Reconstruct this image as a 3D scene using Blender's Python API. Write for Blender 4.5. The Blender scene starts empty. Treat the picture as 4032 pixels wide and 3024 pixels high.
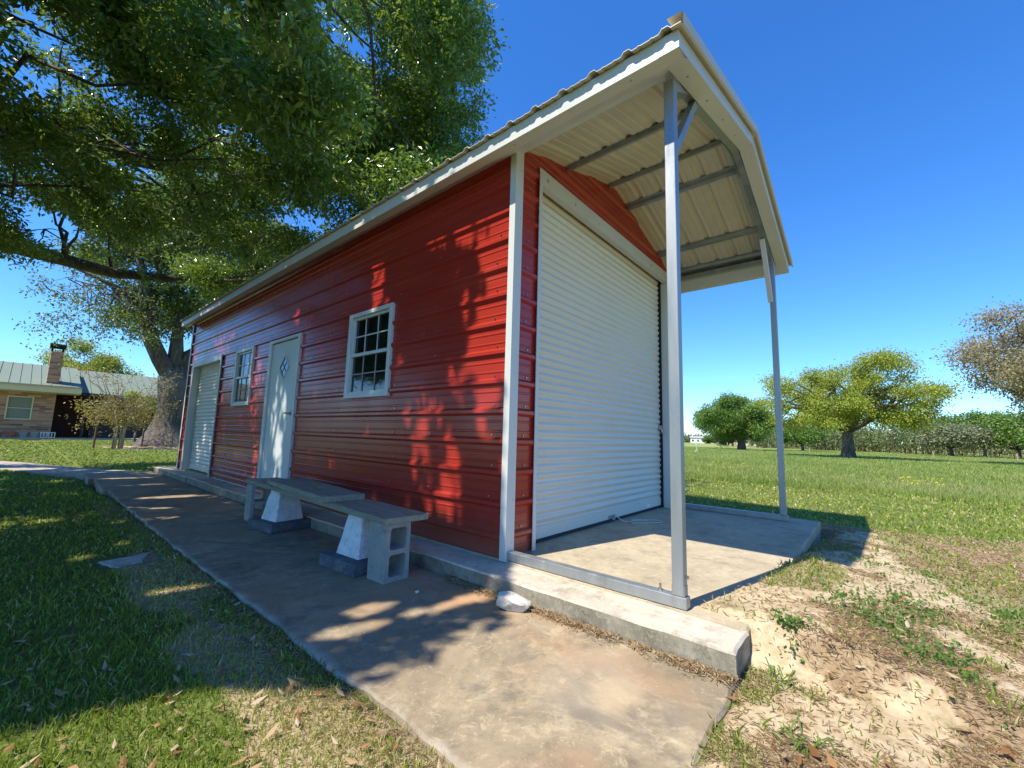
import bpy, bmesh, math, random
import numpy as np
from mathutils import Vector, Matrix
R_ = math.radians
rng = np.random.default_rng(7)
random.seed(7)
scene = bpy.context.scene
col = scene.collection

# ------------------------------------------------------------------ camera
YAW, PITCH, ROLL, F = 0.86399, 0.12186, 0.02847, 1661.49 / 4032
CAM = Vector((-2.3811, -2.0913, 0.8851))
fw = Vector((math.sin(YAW) * math.cos(PITCH), math.cos(YAW) * math.cos(PITCH), math.sin(PITCH)))
rt = Vector((math.cos(YAW), -math.sin(YAW), 0)); up = rt.cross(fw)
rt, up = rt * math.cos(ROLL) + up * math.sin(ROLL), up * math.cos(ROLL) - rt * math.sin(ROLL)
cd = bpy.data.cameras.new("camera"); cam = bpy.data.objects.new("camera", cd); col.objects.link(cam)
cd.sensor_width = 36; cd.lens = 36 * F; cd.clip_start = 0.05; cd.clip_end = 6000
cam.matrix_world = Matrix(((rt.x, up.x, -fw.x, CAM.x), (rt.y, up.y, -fw.y, CAM.y), (rt.z, up.z, -fw.z, CAM.z), (0, 0, 0, 1)))
scene.camera = cam

# ------------------------------------------------------------------ light
SUN = Vector((-0.622, 0.15, 1.0)).normalized()
EL = math.asin(SUN.z); AZ = math.atan2(SUN.x, SUN.y)
w = bpy.data.worlds.new("World"); scene.world = w; w.use_nodes = True
nt = w.node_tree
sky = nt.nodes.new("ShaderNodeTexSky"); sky.sky_type = 'NISHITA'; sky.sun_disc = False
sky.sun_elevation = EL; sky.sun_rotation = AZ
sky.air_density = 1.0; sky.dust_density = 0.0; sky.ozone_density = 3.0
bg = nt.nodes["Background"]; hs = nt.nodes.new("ShaderNodeHueSaturation"); hs.inputs["Saturation"].default_value = 1.24
ml = nt.nodes.new("ShaderNodeMix"); ml.data_type = 'RGBA'; ml.blend_type = 'MULTIPLY'; ml.inputs[0].default_value = 1; ml.inputs[7].default_value = (.68, .95, 1.26, 1)
nt.links.new(sky.outputs[0], hs.inputs["Color"]); nt.links.new(hs.outputs[0], ml.inputs[6]); nt.links.new(ml.outputs[2], bg.inputs[0]); bg.inputs[1].default_value = 0.135
sd = bpy.data.lights.new("sun", 'SUN'); sd.energy = 5.0; sd.angle = R_(0.53); sd.color = (1, .93, .80)
so = bpy.data.objects.new("sun", sd); col.objects.link(so)
so.rotation_euler = SUN.to_track_quat('Z', 'Y').to_euler()
vs = scene.view_settings; vs.view_transform = 'Standard'; vs.look = 'None'; vs.gamma = 1; vs.exposure = 0.7

# ------------------------------------------------------------------ materials
def mat(name, base=(.5, .5, .5), rough=.6, metal=0., spec=.5, coat=0.):
    m = bpy.data.materials.new(name); m.use_nodes = True
    b = m.node_tree.nodes["Principled BSDF"]
    b.inputs["Base Color"].default_value = (*base, 1); b.inputs["Roughness"].default_value = rough
    b.inputs["Metallic"].default_value = metal; b.inputs["Specular IOR Level"].default_value = spec
    b.inputs["Coat Weight"].default_value = coat
    return m
class N:
    """small node helper"""
    def __init__(s, m): s.t = m.node_tree; s.b = s.t.nodes["Principled BSDF"]; s.g = None
    def new(s, t, **k):
        n = s.t.nodes.new(t)
        for a, v in k.items(): setattr(n, a, v)
        return n
    def link(s, a, b): s.t.links.new(a, b)
    def co(s, scale=(1, 1, 1)):
        if s.g is None: s.g = s.new("ShaderNodeNewGeometry")
        mp = s.new("ShaderNodeMapping"); mp.inputs[3].default_value = scale
        s.link(s.g.outputs["Position"], mp.inputs[0]); return mp.outputs[0]
    def obj(s, scale=(1, 1, 1)):
        tc = s.new("ShaderNodeTexCoord"); mp = s.new("ShaderNodeMapping"); mp.inputs[3].default_value = scale
        s.link(tc.outputs["Object"], mp.inputs[0]); return mp.outputs[0]
    def noise(s, scale, detail=6, rough=.6, vec=None, dist=0.):
        n = s.new("ShaderNodeTexNoise"); n.inputs["Scale"].default_value = scale
        n.inputs["Detail"].default_value = detail; n.inputs["Roughness"].default_value = rough
        n.inputs["Distortion"].default_value = dist
        s.link(vec if vec is not None else s.co(), n.inputs["Vector"]); return n.outputs["Fac"]
    def ramp(s, fac, stops, interp='LINEAR'):
        r = s.new("ShaderNodeValToRGB"); e = r.color_ramp; e.interpolation = interp
        while len(e.elements) < len(stops): e.elements.new(.5)
        for i, (p, c) in enumerate(stops):
            e.elements[i].position = p; e.elements[i].color = (*c, 1) if len(c) == 3 else c
        s.link(fac, r.inputs[0]); return r.outputs[0]
    def sm(s, fac, a, b, lo=0., hi=1.):
        r = s.new("ShaderNodeMapRange", interpolation_type='SMOOTHSTEP')
        for i, v in ((1, a), (2, b), (3, lo), (4, hi)): r.inputs[i].default_value = v
        s.link(fac, r.inputs[0]); return r.outputs[0]
    def mix(s, fac, a, b, mode='MIX'):
        m = s.new("ShaderNodeMix", data_type='RGBA', blend_type=mode)
        for sock, v in ((m.inputs[0], fac), (m.inputs[6], a), (m.inputs[7], b)):
            if isinstance(v, (int, float)): sock.default_value = v
            elif isinstance(v, tuple): sock.default_value = (*v, 1)
            else: s.link(v, sock)
        return m.outputs[2]
    def math(s, op, a, b=0.):
        m = s.new("ShaderNodeMath", operation=op)
        for sock, v in ((m.inputs[0], a), (m.inputs[1], b)):
            if isinstance(v, (int, float)): sock.default_value = v
            else: s.link(v, sock)
        return m.outputs[0]
    def attr(s, name, out="Fac"):
        a = s.new("ShaderNodeAttribute"); a.attribute_name = name; return a.outputs[out]
    def bump(s, h, strength=.3, dist=.01, prev=None):
        b = s.new("ShaderNodeBump"); b.inputs["Strength"].default_value = strength; b.inputs["Distance"].default_value = dist
        s.link(h, b.inputs["Height"])
        if prev is not None: s.link(prev, b.inputs["Normal"])
        s.link(b.outputs[0], s.b.inputs["Normal"]); return b.outputs[0]
    def base(s, c): s.link(c, s.b.inputs["Base Color"])
    def rough(s, c): s.link(c, s.b.inputs["Roughness"])

def m_paint(name, c, rough=.3, dirt=.25, spec=.5, wav=.25):
    m = mat(name, c, rough, 0, spec); n = N(m)
    f = n.noise(3.5, 8, .65); d = n.sm(f, .45, .75)
    n.base(n.mix(n.math('MULTIPLY', d, dirt), c, tuple(x * .6 + .02 for x in c)))
    n.rough(n.sm(n.noise(1.6, 2, .4), .3, .7, rough * .88, rough * 1.2))
    if wav: n.bump(n.noise(1.1, 1, .4), wav, .03)
    return m
M = {}
M['red'] = m_paint('red_metal_paint', (.34, .027, .016), .23, .25, .5, .0)
n = N(M['red']); old = n.b.inputs["Base Color"].links[0].from_socket; sx = n.new("ShaderNodeSeparateXYZ"); n.link(n.co(), sx.inputs[0])
mudf = n.math('MULTIPLY', n.sm(n.math('ADD', sx.outputs[2], n.math('MULTIPLY', n.noise(4, 6, .7), .35)), .55, .15), .38)
fade = n.math('MULTIPLY', n.sm(n.noise(1.3, 5, .6, n.co((1, .5, 3))), .5, .72), .25)
n.base(n.mix(mudf, n.mix(fade, old, (.46, .075, .045)), (.26, .15, .09)))
M['white'] = m_paint('white_metal_trim', (.56, .57, .53), .38, .18, .5, .1)
M['door'] = m_paint('white_door_paint', (.56, .61, .60), .45, .15, .4, .05)
M['curtain'] = m_paint('white_curtain_paint', (.65, .625, .525), .38, .1, .5, .05)
M['roof'] = m_paint('bone_roof_sheet', (.54, .50, .385), .42, .3, .4, .1)
M['glass'] = mat('dark_window_glass', (.006, .008, .008), .04, 0, .9)
n = N(M['glass']); n.bump(n.noise(5, 1), .05, .01)
M['screen'] = mat('insect_screen', (.035, .04, .045), .35, 0, .3)
M['black'] = mat('black_rubber', (.02, .02, .02), .7)
M['void'] = mat('dark_interior', (.012, .011, .01), .9)
M['chrome'] = mat('brushed_handle', (.5, .48, .45), .3, 1.)
def m_galv():
    m = mat('galvanised_steel', (.42, .45, .47), .42, .65); n = N(m)
    f = n.noise(9, 6, .6, n.co((1, 1, .12))); g = n.noise(60, 3)
    n.base(n.mix(n.sm(g, .35, .7), n.ramp(f, [(.3, (.23, .25, .26)), (.7, (.40, .415, .41))]), (.33, .35, .355)))
    n.rough(n.sm(f, .3, .7, .32, .55)); return m
M['galv'] = m_galv()
def m_concrete(name, a, b, c, sc=2.0, spots=True, bump=.35, edge=None):
    m = mat(name, a, .85); n = N(m)
    f = n.noise(sc, 10, .68, dist=.4); g = n.noise(sc * 3.1 + .7, 8, .7); h = n.noise(sc * 40, 5, .7)
    cc = n.ramp(f, [(.32, a), (.5, b), (.66, c)])
    cc = n.mix(n.math('MULTIPLY', n.sm(g, .5, .68), .55), cc, tuple(x * .55 for x in a))
    cc = n.mix(n.math('MULTIPLY', n.sm(n.noise(sc * 14, 6, .75), .5, .66), .5), cc, tuple(x * .72 for x in b))
    cc = n.mix(n.sm(h, .60, .70, 0, .6), cc, tuple(min(1, x * 1.4) for x in c))
    cc = n.mix(n.sm(n.noise(sc * 7 + 2, 9, .8, dist=.8), .52, .62, 0, .45), cc, tuple(min(1, x * 1.25) for x in c))
    n.base(cc); b1 = n.bump(h, bump, .004); n.bump(g, .25, .01, b1)
    return m, n, cc
M['slab'] = m_concrete('slab_concrete', (.30, .25, .165), (.39, .32, .21), (.46, .385, .265), 1.6)[0]
M['strip'] = m_concrete('kerb_concrete', (.36, .31, .235), (.50, .435, .34), (.58, .51, .41), 3)[0]
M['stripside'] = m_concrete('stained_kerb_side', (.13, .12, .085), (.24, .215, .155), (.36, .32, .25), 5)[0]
m, n, cc = m_concrete('path_concrete', (.18, .145, .098), (.29, .225, .14), (.41, .325, .21), 1.5)
# grey traffic stains and an orange clay stain, pale dried puddle ring
cc = n.mix(n.sm(n.noise(1.6, 9, .72, dist=.8), .49, .60, 0, .6), cc, (.14, .125, .095))
cc = n.mix(n.sm(n.noise(.9, 4, .6, n.co((1.3, 1, 1))), .5, .62, 0, .5), cc, (.34, .21, .11))
def blob(n, cx, cy, rx, ry, soft=.25, wob=.35):
    sx = n.new("ShaderNodeSeparateXYZ"); n.link(n.co(), sx.inputs[0])
    dx = n.math('DIVIDE', n.math('SUBTRACT', sx.outputs[0], cx), rx); dy = n.math('DIVIDE', n.math('SUBTRACT', sx.outputs[1], cy), ry)
    d = n.math('SQRT', n.math('ADD', n.math('MULTIPLY', dx, dx), n.math('MULTIPLY', dy, dy)))
    d = n.math('ADD', d, n.math('MULTIPLY', n.math('SUBTRACT', n.noise(7, 5, .6), .5), wob * 2))
    return n.sm(d, 1 + soft * .4, 1 - soft * .6)
cc = n.mix(n.math('MULTIPLY', blob(n, -.70, -1.12, .26, .20, .8), .28), cc, (.40, .34, .25))
cc = n.mix(n.math('MULTIPLY', blob(n, -.70, -1.25, .13, .10, .7, .5), .4), cc, (.50, .37, .22))
cc = n.mix(n.math('MULTIPLY', blob(n, -.38, -.15, .30, .22, .9), .55), cc, (.50, .27, .12))
sx = n.new("ShaderNodeSeparateXYZ"); n.link(n.co(), sx.inputs[0])
ed = n.sm(n.math('ADD', sx.outputs[0], n.math('MULTIPLY', n.noise(6, 5), .14)), -1.27, -1.34)
cc = n.mix(n.math('MULTIPLY', ed, .6), cc, (.56, .50, .42)); n.base(cc)
M['path'] = m
M['pathdark'] = m_concrete('old_path_concrete', (.30, .25, .2), (.38, .32, .26), (.44, .38, .3), 1.5)[0]
M['block'] = m_concrete('grey_block_concrete', (.24, .235, .215), (.31, .30, .27), (.36, .345, .31), 5, bump=.6)[0]
M['pier'] = m_concrete('whitewashed_concrete', (.50, .48, .42), (.66, .68, .66), (.75, .77, .76), 7, bump=.2)[0]
M['plinth'] = m_concrete('tarred_concrete', (.055, .06, .07), (.09, .10, .11), (.17, .18, .18), 6, bump=.3)[0]
M['rock'] = m_concrete('pale_rock', (.44, .37, .28), (.60, .54, .44), (.68, .63, .54), 7, bump=.6)[0]
def m_wood():
    m = mat('weathered_board', (.3, .28, .22), .75); n = N(m)
    v = n.obj((9, .8, 9)); f = n.noise(3.5, 10, .7, v, 1.2); g = n.noise(2.2, 5, .6, n.obj())
    c = n.ramp(f, [(.3, (.14, .13, .095)), (.5, (.26, .25, .18)), (.7, (.38, .36, .27))])
    c = n.mix(n.sm(g, .5, .7, 0, .6), c, (.24, .245, .20)); n.base(c); n.bump(f, .5, .004); return m
M['wood'] = m_wood()
def m_bark():
    m = mat('oak_bark', (.1, .08, .06), .9); n = N(m)
    f = n.noise(3, 9, .7, n.co((2.4, 2.4, .6)), .6); g = n.noise(.6, 4)
    c = n.ramp(f, [(.32, (.045, .038, .03)), (.52, (.12, .10, .08)), (.72, (.30, .265, .22))])
    c = n.mix(n.sm(g, .5, .7, 0, .5), c, (.24, .22, .19)); n.base(c); n.bump(f, 1., .12); return m
M['bark'] = m_bark()
M['stake'] = mat('brown_stake', (.12, .08, .045), .9)
M['twig'] = mat('pale_twig_bark', (.33, .26, .18), .8)
def m_leaf(name, cols, trans, rough=.4, spec=.5):
    m = bpy.data.materials.new(name); m.use_nodes = True; t = m.node_tree; b = t.nodes["Principled BSDF"]
    n = N(m); r = n.attr("rnd"); c = n.ramp(r, [(i / (len(cols) - 1), x) for i, x in enumerate(cols)])
    n.base(c); b.inputs["Roughness"].default_value = rough; b.inputs["Specular IOR Level"].default_value = spec
    tr = n.new("ShaderNodeBsdfTranslucent"); n.link(n.mix(.55, c, trans, 'MIX'), tr.inputs[0])
    mx = n.new("ShaderNodeMixShader"); mx.inputs[0].default_value = .38
    n.link(b.outputs[0], mx.inputs[1]); n.link(tr.outputs[0], mx.inputs[2])
    n.link(mx.outputs[0], t.nodes["Material Output"].inputs[0]); return m
M['leafB'] = m_leaf('live_oak_leaves', [(.045, .10, .018), (.075, .17, .026), (.13, .24, .035), (.25, .34, .045)], (.38, .50, .05), .24, .8)
M['leafA'] = m_leaf('old_oak_leaves', [(.035, .075, .02), (.06, .12, .025), (.13, .19, .03), (.2, .23, .04)], (.3, .36, .05), .4)
M['leafY'] = m_leaf('fresh_spring_leaves', [(.13, .19, .025), (.24, .31, .035), (.35, .40, .05), (.36, .32, .09)], (.50, .55, .08), .5)
M['leafG'] = m_leaf('mid_green_leaves', [(.07, .14, .022), (.13, .23, .035), (.21, .31, .06)], (.2, .32, .04), .5)
M['leafR'] = m_leaf('budding_brown_leaves', [(.19, .17, .09), (.29, .25, .14), (.37, .32, .19), (.22, .26, .10)], (.45, .38, .18), .6)
M['leafO'] = m_leaf('bronze_new_leaves', [(.22, .15, .03), (.32, .24, .05), (.25, .27, .06)], (.5, .4, .08), .5)
M['leafS'] = m_leaf('grey_green_leaves', [(.13, .16, .07), (.22, .25, .13), (.30, .31, .19)], (.28, .32, .15), .6)
M['leafF'] = m_leaf('woodland_leaves', [(.09, .13, .045), (.13, .18, .055), (.18, .22, .08), (.22, .21, .12)], (.2, .28, .08), .6)
M['grass'] = m_leaf('lawn_blades', [(.085, .14, .018), (.17, .25, .03), (.29, .36, .055), (.48, .45, .14), (.66, .55, .30)], (.46, .58, .07), .5, .3)
M['tuft'] = m_leaf('broad_grass', [(.10, .19, .03), (.10, .19, .03)], (.28, .40, .06), .5)
M['meadow'] = m_leaf('meadow_blades', [(.14, .21, .04), (.22, .30, .06), (.32, .37, .11), (.42, .39, .20)], (.36, .46, .10), .5, .3)
M['straw'] = m_leaf('dead_grass', [(.20, .13, .065), (.36, .26, .14), (.54, .42, .25), (.64, .53, .35), (.34, .20, .09)], (.5, .38, .2), .7, .2)
M['litter'] = m_leaf('dead_leaves', [(.22, .10, .04), (.38, .20, .08), (.5, .36, .2), (.6, .5, .36)], (.5, .3, .12), .6, .3)
M['yellow'] = m_leaf('yellow_petals', [(.75, .62, .03), (.85, .75, .05)], (.8, .7, .1), .6, .3)
M['brick'] = mat('house_brick', (.4, .25, .18), .85)
n = N(M['brick']); tc = n.new("ShaderNodeTexCoord"); mp = n.new("ShaderNodeMapping"); mp.inputs[2].default_value = (R_(90), 0, 0)
n.link(tc.outputs["Object"], mp.inputs[0])
bt = n.new("ShaderNodeTexBrick"); n.link(mp.outputs[0], bt.inputs[0]); bt.inputs["Scale"].default_value = 1
bt.inputs["Brick Width"].default_value = .55; bt.inputs["Row Height"].default_value = .13; bt.inputs["Mortar Size"].default_value = .01
bt.inputs["Color1"].default_value = (.60, .29, .15, 1); bt.inputs["Color2"].default_value = (.09, .035, .02, 1); bt.inputs["Mortar"].default_value = (.42, .30, .19, 1)
bt.inputs["Bias"].default_value = -.15
n.base(n.mix(.12, bt.outputs[0], n.ramp(n.noise(1.5), [(.35, (.42, .27, .2)), (.65, (.62, .44, .33))])))
M['groof'] = m_paint('green_metal_roof', (.17, .21, .165), .8, .2, .3)
M['cream'] = m_paint('cream_fascia_paint', (.78, .66, .38), .6, .1)
M['terra'] = mat('terracotta', (.42, .14, .06), .8)
M['wall_red'] = mat('dark_red_boards', (.05, .012, .01), .7)
M['farwhite'] = mat('white_house_paint', (.75, .72, .68), .7)
M['farpink'] = mat('pale_brick_far', (.55, .38, .30), .8)
M['fargrey'] = mat('grey_shingles', (.32, .30, .29), .8)

# ------------------------------------------------------------------ mesh helpers
def tag(o, label=None, cat=None, group=None, kind=None):
    if label: o['label'] = label
    if cat: o['category'] = cat
    if group: o['group'] = group
    if kind: o['kind'] = kind
    return o
def empty(name, loc=(0, 0, 0), rz=0):
    o = bpy.data.objects.new(name, None); o.empty_display_size = .2; col.objects.link(o); o.location = loc; o.rotation_euler = (0, 0, rz); return o
class MB:
    def __init__(s): s.v = []; s.f = []; s.m = []; s.mi = 0
    def add(s, vs, fs):
        k = len(s.v); s.v += [tuple(v) for v in vs]
        for f in fs: s.f.append([i + k for i in f]); s.m.append(s.mi)
    def box(s, a, b, T=None):
        x0, y0, z0 = a; x1, y1, z1 = b
        vs = [(x0, y0, z0), (x1, y0, z0), (x1, y1, z0), (x0, y1, z0), (x0, y0, z1), (x1, y0, z1), (x1, y1, z1), (x0, y1, z1)]
        if T is not None: vs = [tuple(T @ Vector(v)) for v in vs]
        s.add(vs, [(0, 3, 2, 1), (4, 5, 6, 7), (0, 1, 5, 4), (1, 2, 6, 5), (2, 3, 7, 6), (3, 0, 4, 7)])
    def bar(s, p, q, wd, ht, upv=(0, 0, 1)):
        p = Vector(p); q = Vector(q); d = (q - p); L = d.length; d.normalize()
        u = Vector(upv); sd_ = d.cross(u).normalized(); u = sd_.cross(d)
        T = Matrix(((sd_.x, d.x, u.x, p.x), (sd_.y, d.y, u.y, p.y), (sd_.z, d.z, u.z, p.z), (0, 0, 0, 1)))
        s.box((-wd / 2, 0, -ht / 2), (wd / 2, L, ht / 2), T)
    def tube(s, pts, rad, n=8, cap=True, wob=0.):
        pts = [Vector(p) for p in pts]; k0 = len(s.v); prev = None
        if not hasattr(rad, '__len__'): rad = [rad] * len(pts)
        for i, p in enumerate(pts):
            d = (pts[min(i + 1, len(pts) - 1)] - pts[max(i - 1, 0)]).normalized()
            if prev is None: a = d.cross(Vector((0.3, 1, .1)) if abs(d.y) < .9 else Vector((1, 0, 0))).normalized()
            else: a = (prev - d * prev.dot(d)).normalized()
            prev = a; b = d.cross(a)
            for j in range(n):
                t = 2 * math.pi * j / n; r = rad[i] * (1 + wob * (random.random() - .5))
                s.v.append(tuple(p + (a * math.cos(t) + b * math.sin(t)) * r))
        for i in range(len(pts) - 1):
            for j in range(n):
                j2 = (j + 1) % n; s.f.append([k0 + i * n + j, k0 + i * n + j2, k0 + (i + 1) * n + j2, k0 + (i + 1) * n + j]); s.m.append(s.mi)
        if cap:
            s.f.append([k0 + j for j in range(n)][::-1]); s.m.append(s.mi)
            s.f.append([k0 + (len(pts) - 1) * n + j for j in range(n)]); s.m.append(s.mi)
    def lathe(s, prof, c=(0, 0, 0), n=16):
        k0 = len(s.v)
        for r, z in prof:
            for j in range(n):
                t = 2 * math.pi * j / n; s.v.append((c[0] + r * math.cos(t), c[1] + r * math.sin(t), c[2] + z))
        for i in range(len(prof) - 1):
            for j in range(n):
                j2 = (j + 1) % n; s.f.append([k0 + i * n + j, k0 + i * n + j2, k0 + (i + 1) * n + j2, k0 + (i + 1) * n + j]); s.m.append(s.mi)
    def build(s, name, m, parent=None, smooth=False, bevel=0.):
        me = bpy.data.meshes.new(name); me.from_pydata(s.v, [], s.f)
        ms = m if isinstance(m, (list, tuple)) else [m]
        for x in ms: me.materials.append(x)
        if len(ms) > 1: me.polygons.foreach_set("material_index", s.m)
        if smooth: me.polygons.foreach_set("use_smooth", [True] * len(me.polygons))
        me.update(); o = bpy.data.objects.new(name, me); col.objects.link(o)
        if parent is not None: o.parent = parent
        if bevel:
            b = o.modifiers.new("bevel", 'BEVEL'); b.width = bevel; b.segments = 2; b.limit_method = 'ANGLE'
        return o
def recenter(o, p):
    p = Vector(p); o.data.transform(Matrix.Translation(-p)); o.location = p; return o

def vnoise(x, y, sc, seed=0):
    """cheap value noise, numpy"""
    x = np.asarray(x) * sc + seed * 17.3; y = np.asarray(y) * sc + seed * 5.7
    xi = np.floor(x).astype(np.int64); yi = np.floor(y).astype(np.int64); fx = x - xi; fy = y - yi
    fx = fx * fx * (3 - 2 * fx); fy = fy * fy * (3 - 2 * fy)
    def h(a, b):
        n = (a * 374761393 + b * 668265263 + seed * 1442695) & 0xffffffff; n = ((n ^ (n >> 13)) * 1274126177) & 0xffffffff
        return ((n ^ (n >> 16)) & 0xffff) / 65535.
    return (h(xi, yi) * (1 - fx) + h(xi + 1, yi) * fx) * (1 - fy) + (h(xi, yi + 1) * (1 - fx) + h(xi + 1, yi + 1) * fx) * fy
def fbm(x, y, sc, seed=0, o=4):
    s = 0; a = .5; t = 0
    for i in range(o): s = s + a * vnoise(x, y, sc * 2 ** i, seed + i); t += a; a *= .55
    return s / t
def sstep(x, a, b):
    t = np.clip((np.asarray(x) - a) / (b - a), 0, 1); return t * t * (3 - 2 * t)

# ------------------------------------------------------------------ ground
ZP = -.115                                 # top of the path
W = 3.52; LW = 9.24; ZE = 3.225; SL = .289; RX = 1.78
def zd(x): return ZE + SL * (x if x < RX else 2 * RX - x)
def dirt_mask(x, y):
    e = fbm(x, y, .9, 3) - .5
    a = sstep(x + e * 1.2, -.45, -.2) * sstep(-y + e * .5, .95, 1.15) * sstep(x + e * 1.6 + .12 * (y + 1.5), 4.9, 4.2)
    a2 = sstep(x, -1.2, -.9) * sstep(-y, 1.55, 1.7) * sstep(x + e * 1.6, 4.9, 4.2)
    b = sstep(np.hypot(x - 2.0, (y - 24.3) * .8) + e * 2.0, 2.8, 1.6)
    return np.clip(np.maximum(np.maximum(a, a2), b), 0, 1)
def thatch_mask(x, y):
    f = fbm(x, y, 1.3, 141) + .35 * (fbm(x, y, 5., 144) - .5)
    low = sstep(-y - .25 * x + 0 * x, 1.25, 2.1) * .17
    return np.clip(sstep(f + low, .50, .62), 0, 1)
def green_mask(x, y):
    f = fbm(x, y, 1.7, 151) + .3 * (fbm(x, y, 6., 154) - .5); low = sstep(-y, 1.7, 2.6) * .07 + sstep(x, 2.6, 4.6) * .08
    return np.clip(sstep(f + low, .52, .62), 0, 1)
def dry_mask(x, y):
    edge = sstep(np.abs(x + 1.62) + (fbm(x, y, 2.2, 9) - .5) * .6, .30, .05) * sstep(x, -1.95, -1.7) * sstep(y, 3.4, 1.8)
    patch = sstep(fbm(x, y, .8, 21), .54, .70) * .35 * sstep(x, 0, 2)
    strip = sstep(fbm(x * .25, y * 1.0, .9, 31), .52, .66) * sstep(x, 3.5, 6) * .3
    return np.clip(np.maximum(np.maximum(edge, patch), strip), 0, 1)
def meadow_mask(x, y):
    e = fbm(x, y, .5, 5) - .5
    return sstep(x * .96 + y * .05 + e * 1.2, 8.9, 9.7)
def gz(x, y):
    x = np.asarray(x, float); y = np.asarray(y, float)
    z = np.full(x.shape, -.15) + (fbm(x, y, .6, 2) - .5) * .035
    z = z + (fbm(x, y, 3., 12) - .5) * .02
    z = np.where((x < -1.2), z + .01 - .07 * sstep(y, 5.5, 8) * sstep(-x, 2.6, 1.4), z)
    # dirt heaped against the slab front
    fe = (fbm(x, y, 2.5, 33) - .5) * .12
    fr = sstep(-y - .15 * x + fe, 1.22, 1.36) * sstep(-y, 2.9, 1.7) * sstep(x, -.04, .10) * sstep(x, 2.5, 1.6)
    z = z + fr * (.175 + .02 * (fbm(x, y, 5., 34) - .5))
    fr2 = sstep(x, -1.4, -.9) * sstep(x, .7, -.2) * sstep(-y, 1.5, 1.7) * sstep(-y, 4, 2)
    z = z + fr2 * .035 + .075 * sstep(-y, 1.45, 1.6) * sstep(-y, 3.2, 1.8) * sstep(x, 4.9, 3.9) * sstep(x, 1.6, 2.3)
    # keep clear of path and slab
    inp = (x > -1.33) & (x < -.2) & (y > -1.56) & (y < 9.98)
    ins = (x > -.25) & (x < 3.76) & (y > -1.20 - .15 * x) & (y < 9.8)
    ins2 = ((x > 2.1) | ((x < -.04) & (x > -.25))) & (x < 3.76) & (y > -1.55) & (y < 9.8)
    z = np.where(inp | ins | ins2, -.32, z)
    r = np.hypot(x, y)
    z = z - .35 * sstep(r, 40, 120) + (fbm(x, y, .02, 8) - .5) * .5 * sstep(r, 30, 80)
    return z
def axis(lo, hi, mid0, mid1, st, n):
    m = np.arange(mid0, mid1 + 1e-6, st)
    a = mid0 - np.geomspace(st, mid0 - lo, n)[::-1]; b = mid1 + np.geomspace(st, hi - mid1, n)
    return np.concatenate([a, m, b])
gx = axis(-2500, 3000, -4.2, 7.0, .06, 75); gy = axis(-2500, 3000, -4.5, 6.5, .06, 75)
X, Y = np.meshgrid(gx, gy); Z = gz(X, Y)
nx_, ny_ = len(gx), len(gy)
me = bpy.data.meshes.new("ground"); V = np.stack([X, Y, Z], -1).reshape(-1, 3)
i = np.arange(nx_ * ny_).reshape(ny_, nx_); Q = np.stack([i[:-1, :-1], i[:-1, 1:], i[1:, 1:], i[1:, :-1]], -1).reshape(-1, 4)
def np_mesh(me, V, Q, attrs=None, domain='POINT', smooth=True):
    k = Q.shape[1]
    me.vertices.add(len(V)); me.vertices.foreach_set("co", V.astype(np.float32).ravel())
    me.loops.add(Q.size); me.loops.foreach_set("vertex_index", Q.astype(np.int32).ravel())
    me.polygons.add(len(Q)); me.polygons.foreach_set("loop_start", np.arange(0, Q.size, k, dtype=np.int32))
    me.polygons.foreach_set("loop_total", np.full(len(Q), k, np.int32))
    me.polygons.foreach_set("use_smooth", np.full(len(Q), smooth))
    me.update(calc_edges=True)
    for nme, arr in (attrs or {}).items():
        a = me.attributes.new(nme, 'FLOAT', domain); a.data.foreach_set("value", arr.astype(np.float32).ravel())
np_mesh(me, V, Q, {'dirt': dirt_mask(X, Y), 'dry': dry_mask(X, Y), 'meadow': meadow_mask(X, Y), 'thatch': thatch_mask(X, Y), 'green': green_mask(X, Y)})
gm = mat('ground_cover', (.1, .1, .05), .95, 0, .15); n = N(gm)
fine = n.noise(45, 8, .75); mid = n.noise(6, 8, .7); big = n.noise(.9, 6, .6); clod = n.noise(14, 8, .7, dist=.5)
lawn = n.ramp(fine, [(.3, (.04, .055, .014)), (.5, (.11, .14, .03)), (.68, (.26, .25, .10))])
lawn = n.mix(n.sm(mid, .45, .7, 0, .5), lawn, (.17, .17, .06))
dryc = n.ramp(fine, [(.3, (.16, .12, .07)), (.5, (.34, .26, .16)), (.7, (.52, .42, .28))])
dirtc = n.ramp(clod, [(.28, (.28, .20, .115)), (.45, (.44, .345, .215)), (.65, (.55, .445, .295))])
dirtc = n.mix(n.sm(mid, .5, .64, 0, .55), dirtc, n.ramp(fine, [(.3, (.20, .13, .065)), (.7, (.42, .30, .17))]))
dirtc = n.mix(n.sm(n.noise(2.6, 8, .7), .56, .68, 0, .75), dirtc, n.ramp(fine, [(.35, (.09, .09, .03)), (.65, (.25, .2, .09))]))
mead = n.ramp(fine, [(.3, (.12, .18, .035)), (.6, (.22, .28, .06))])
mead = n.mix(n.sm(big, .45, .7, 0, .6), mead, (.28, .31, .10))
mead = n.mix(n.sm(n.noise(.12, 4), .45, .62, 0, .6), mead, (.36, .33, .17))
tm_ = n.sm(n.math('ADD', n.attr('thatch'), n.math('MULTIPLY', n.math('SUBTRACT', clod, .5), 1.4)), .35, .75, 0, .85)
dirtc = n.mix(tm_, dirtc, n.ramp(fine, [(.3, (.11, .07, .035)), (.5, (.23, .155, .085)), (.7, (.44, .33, .2))]))
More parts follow.
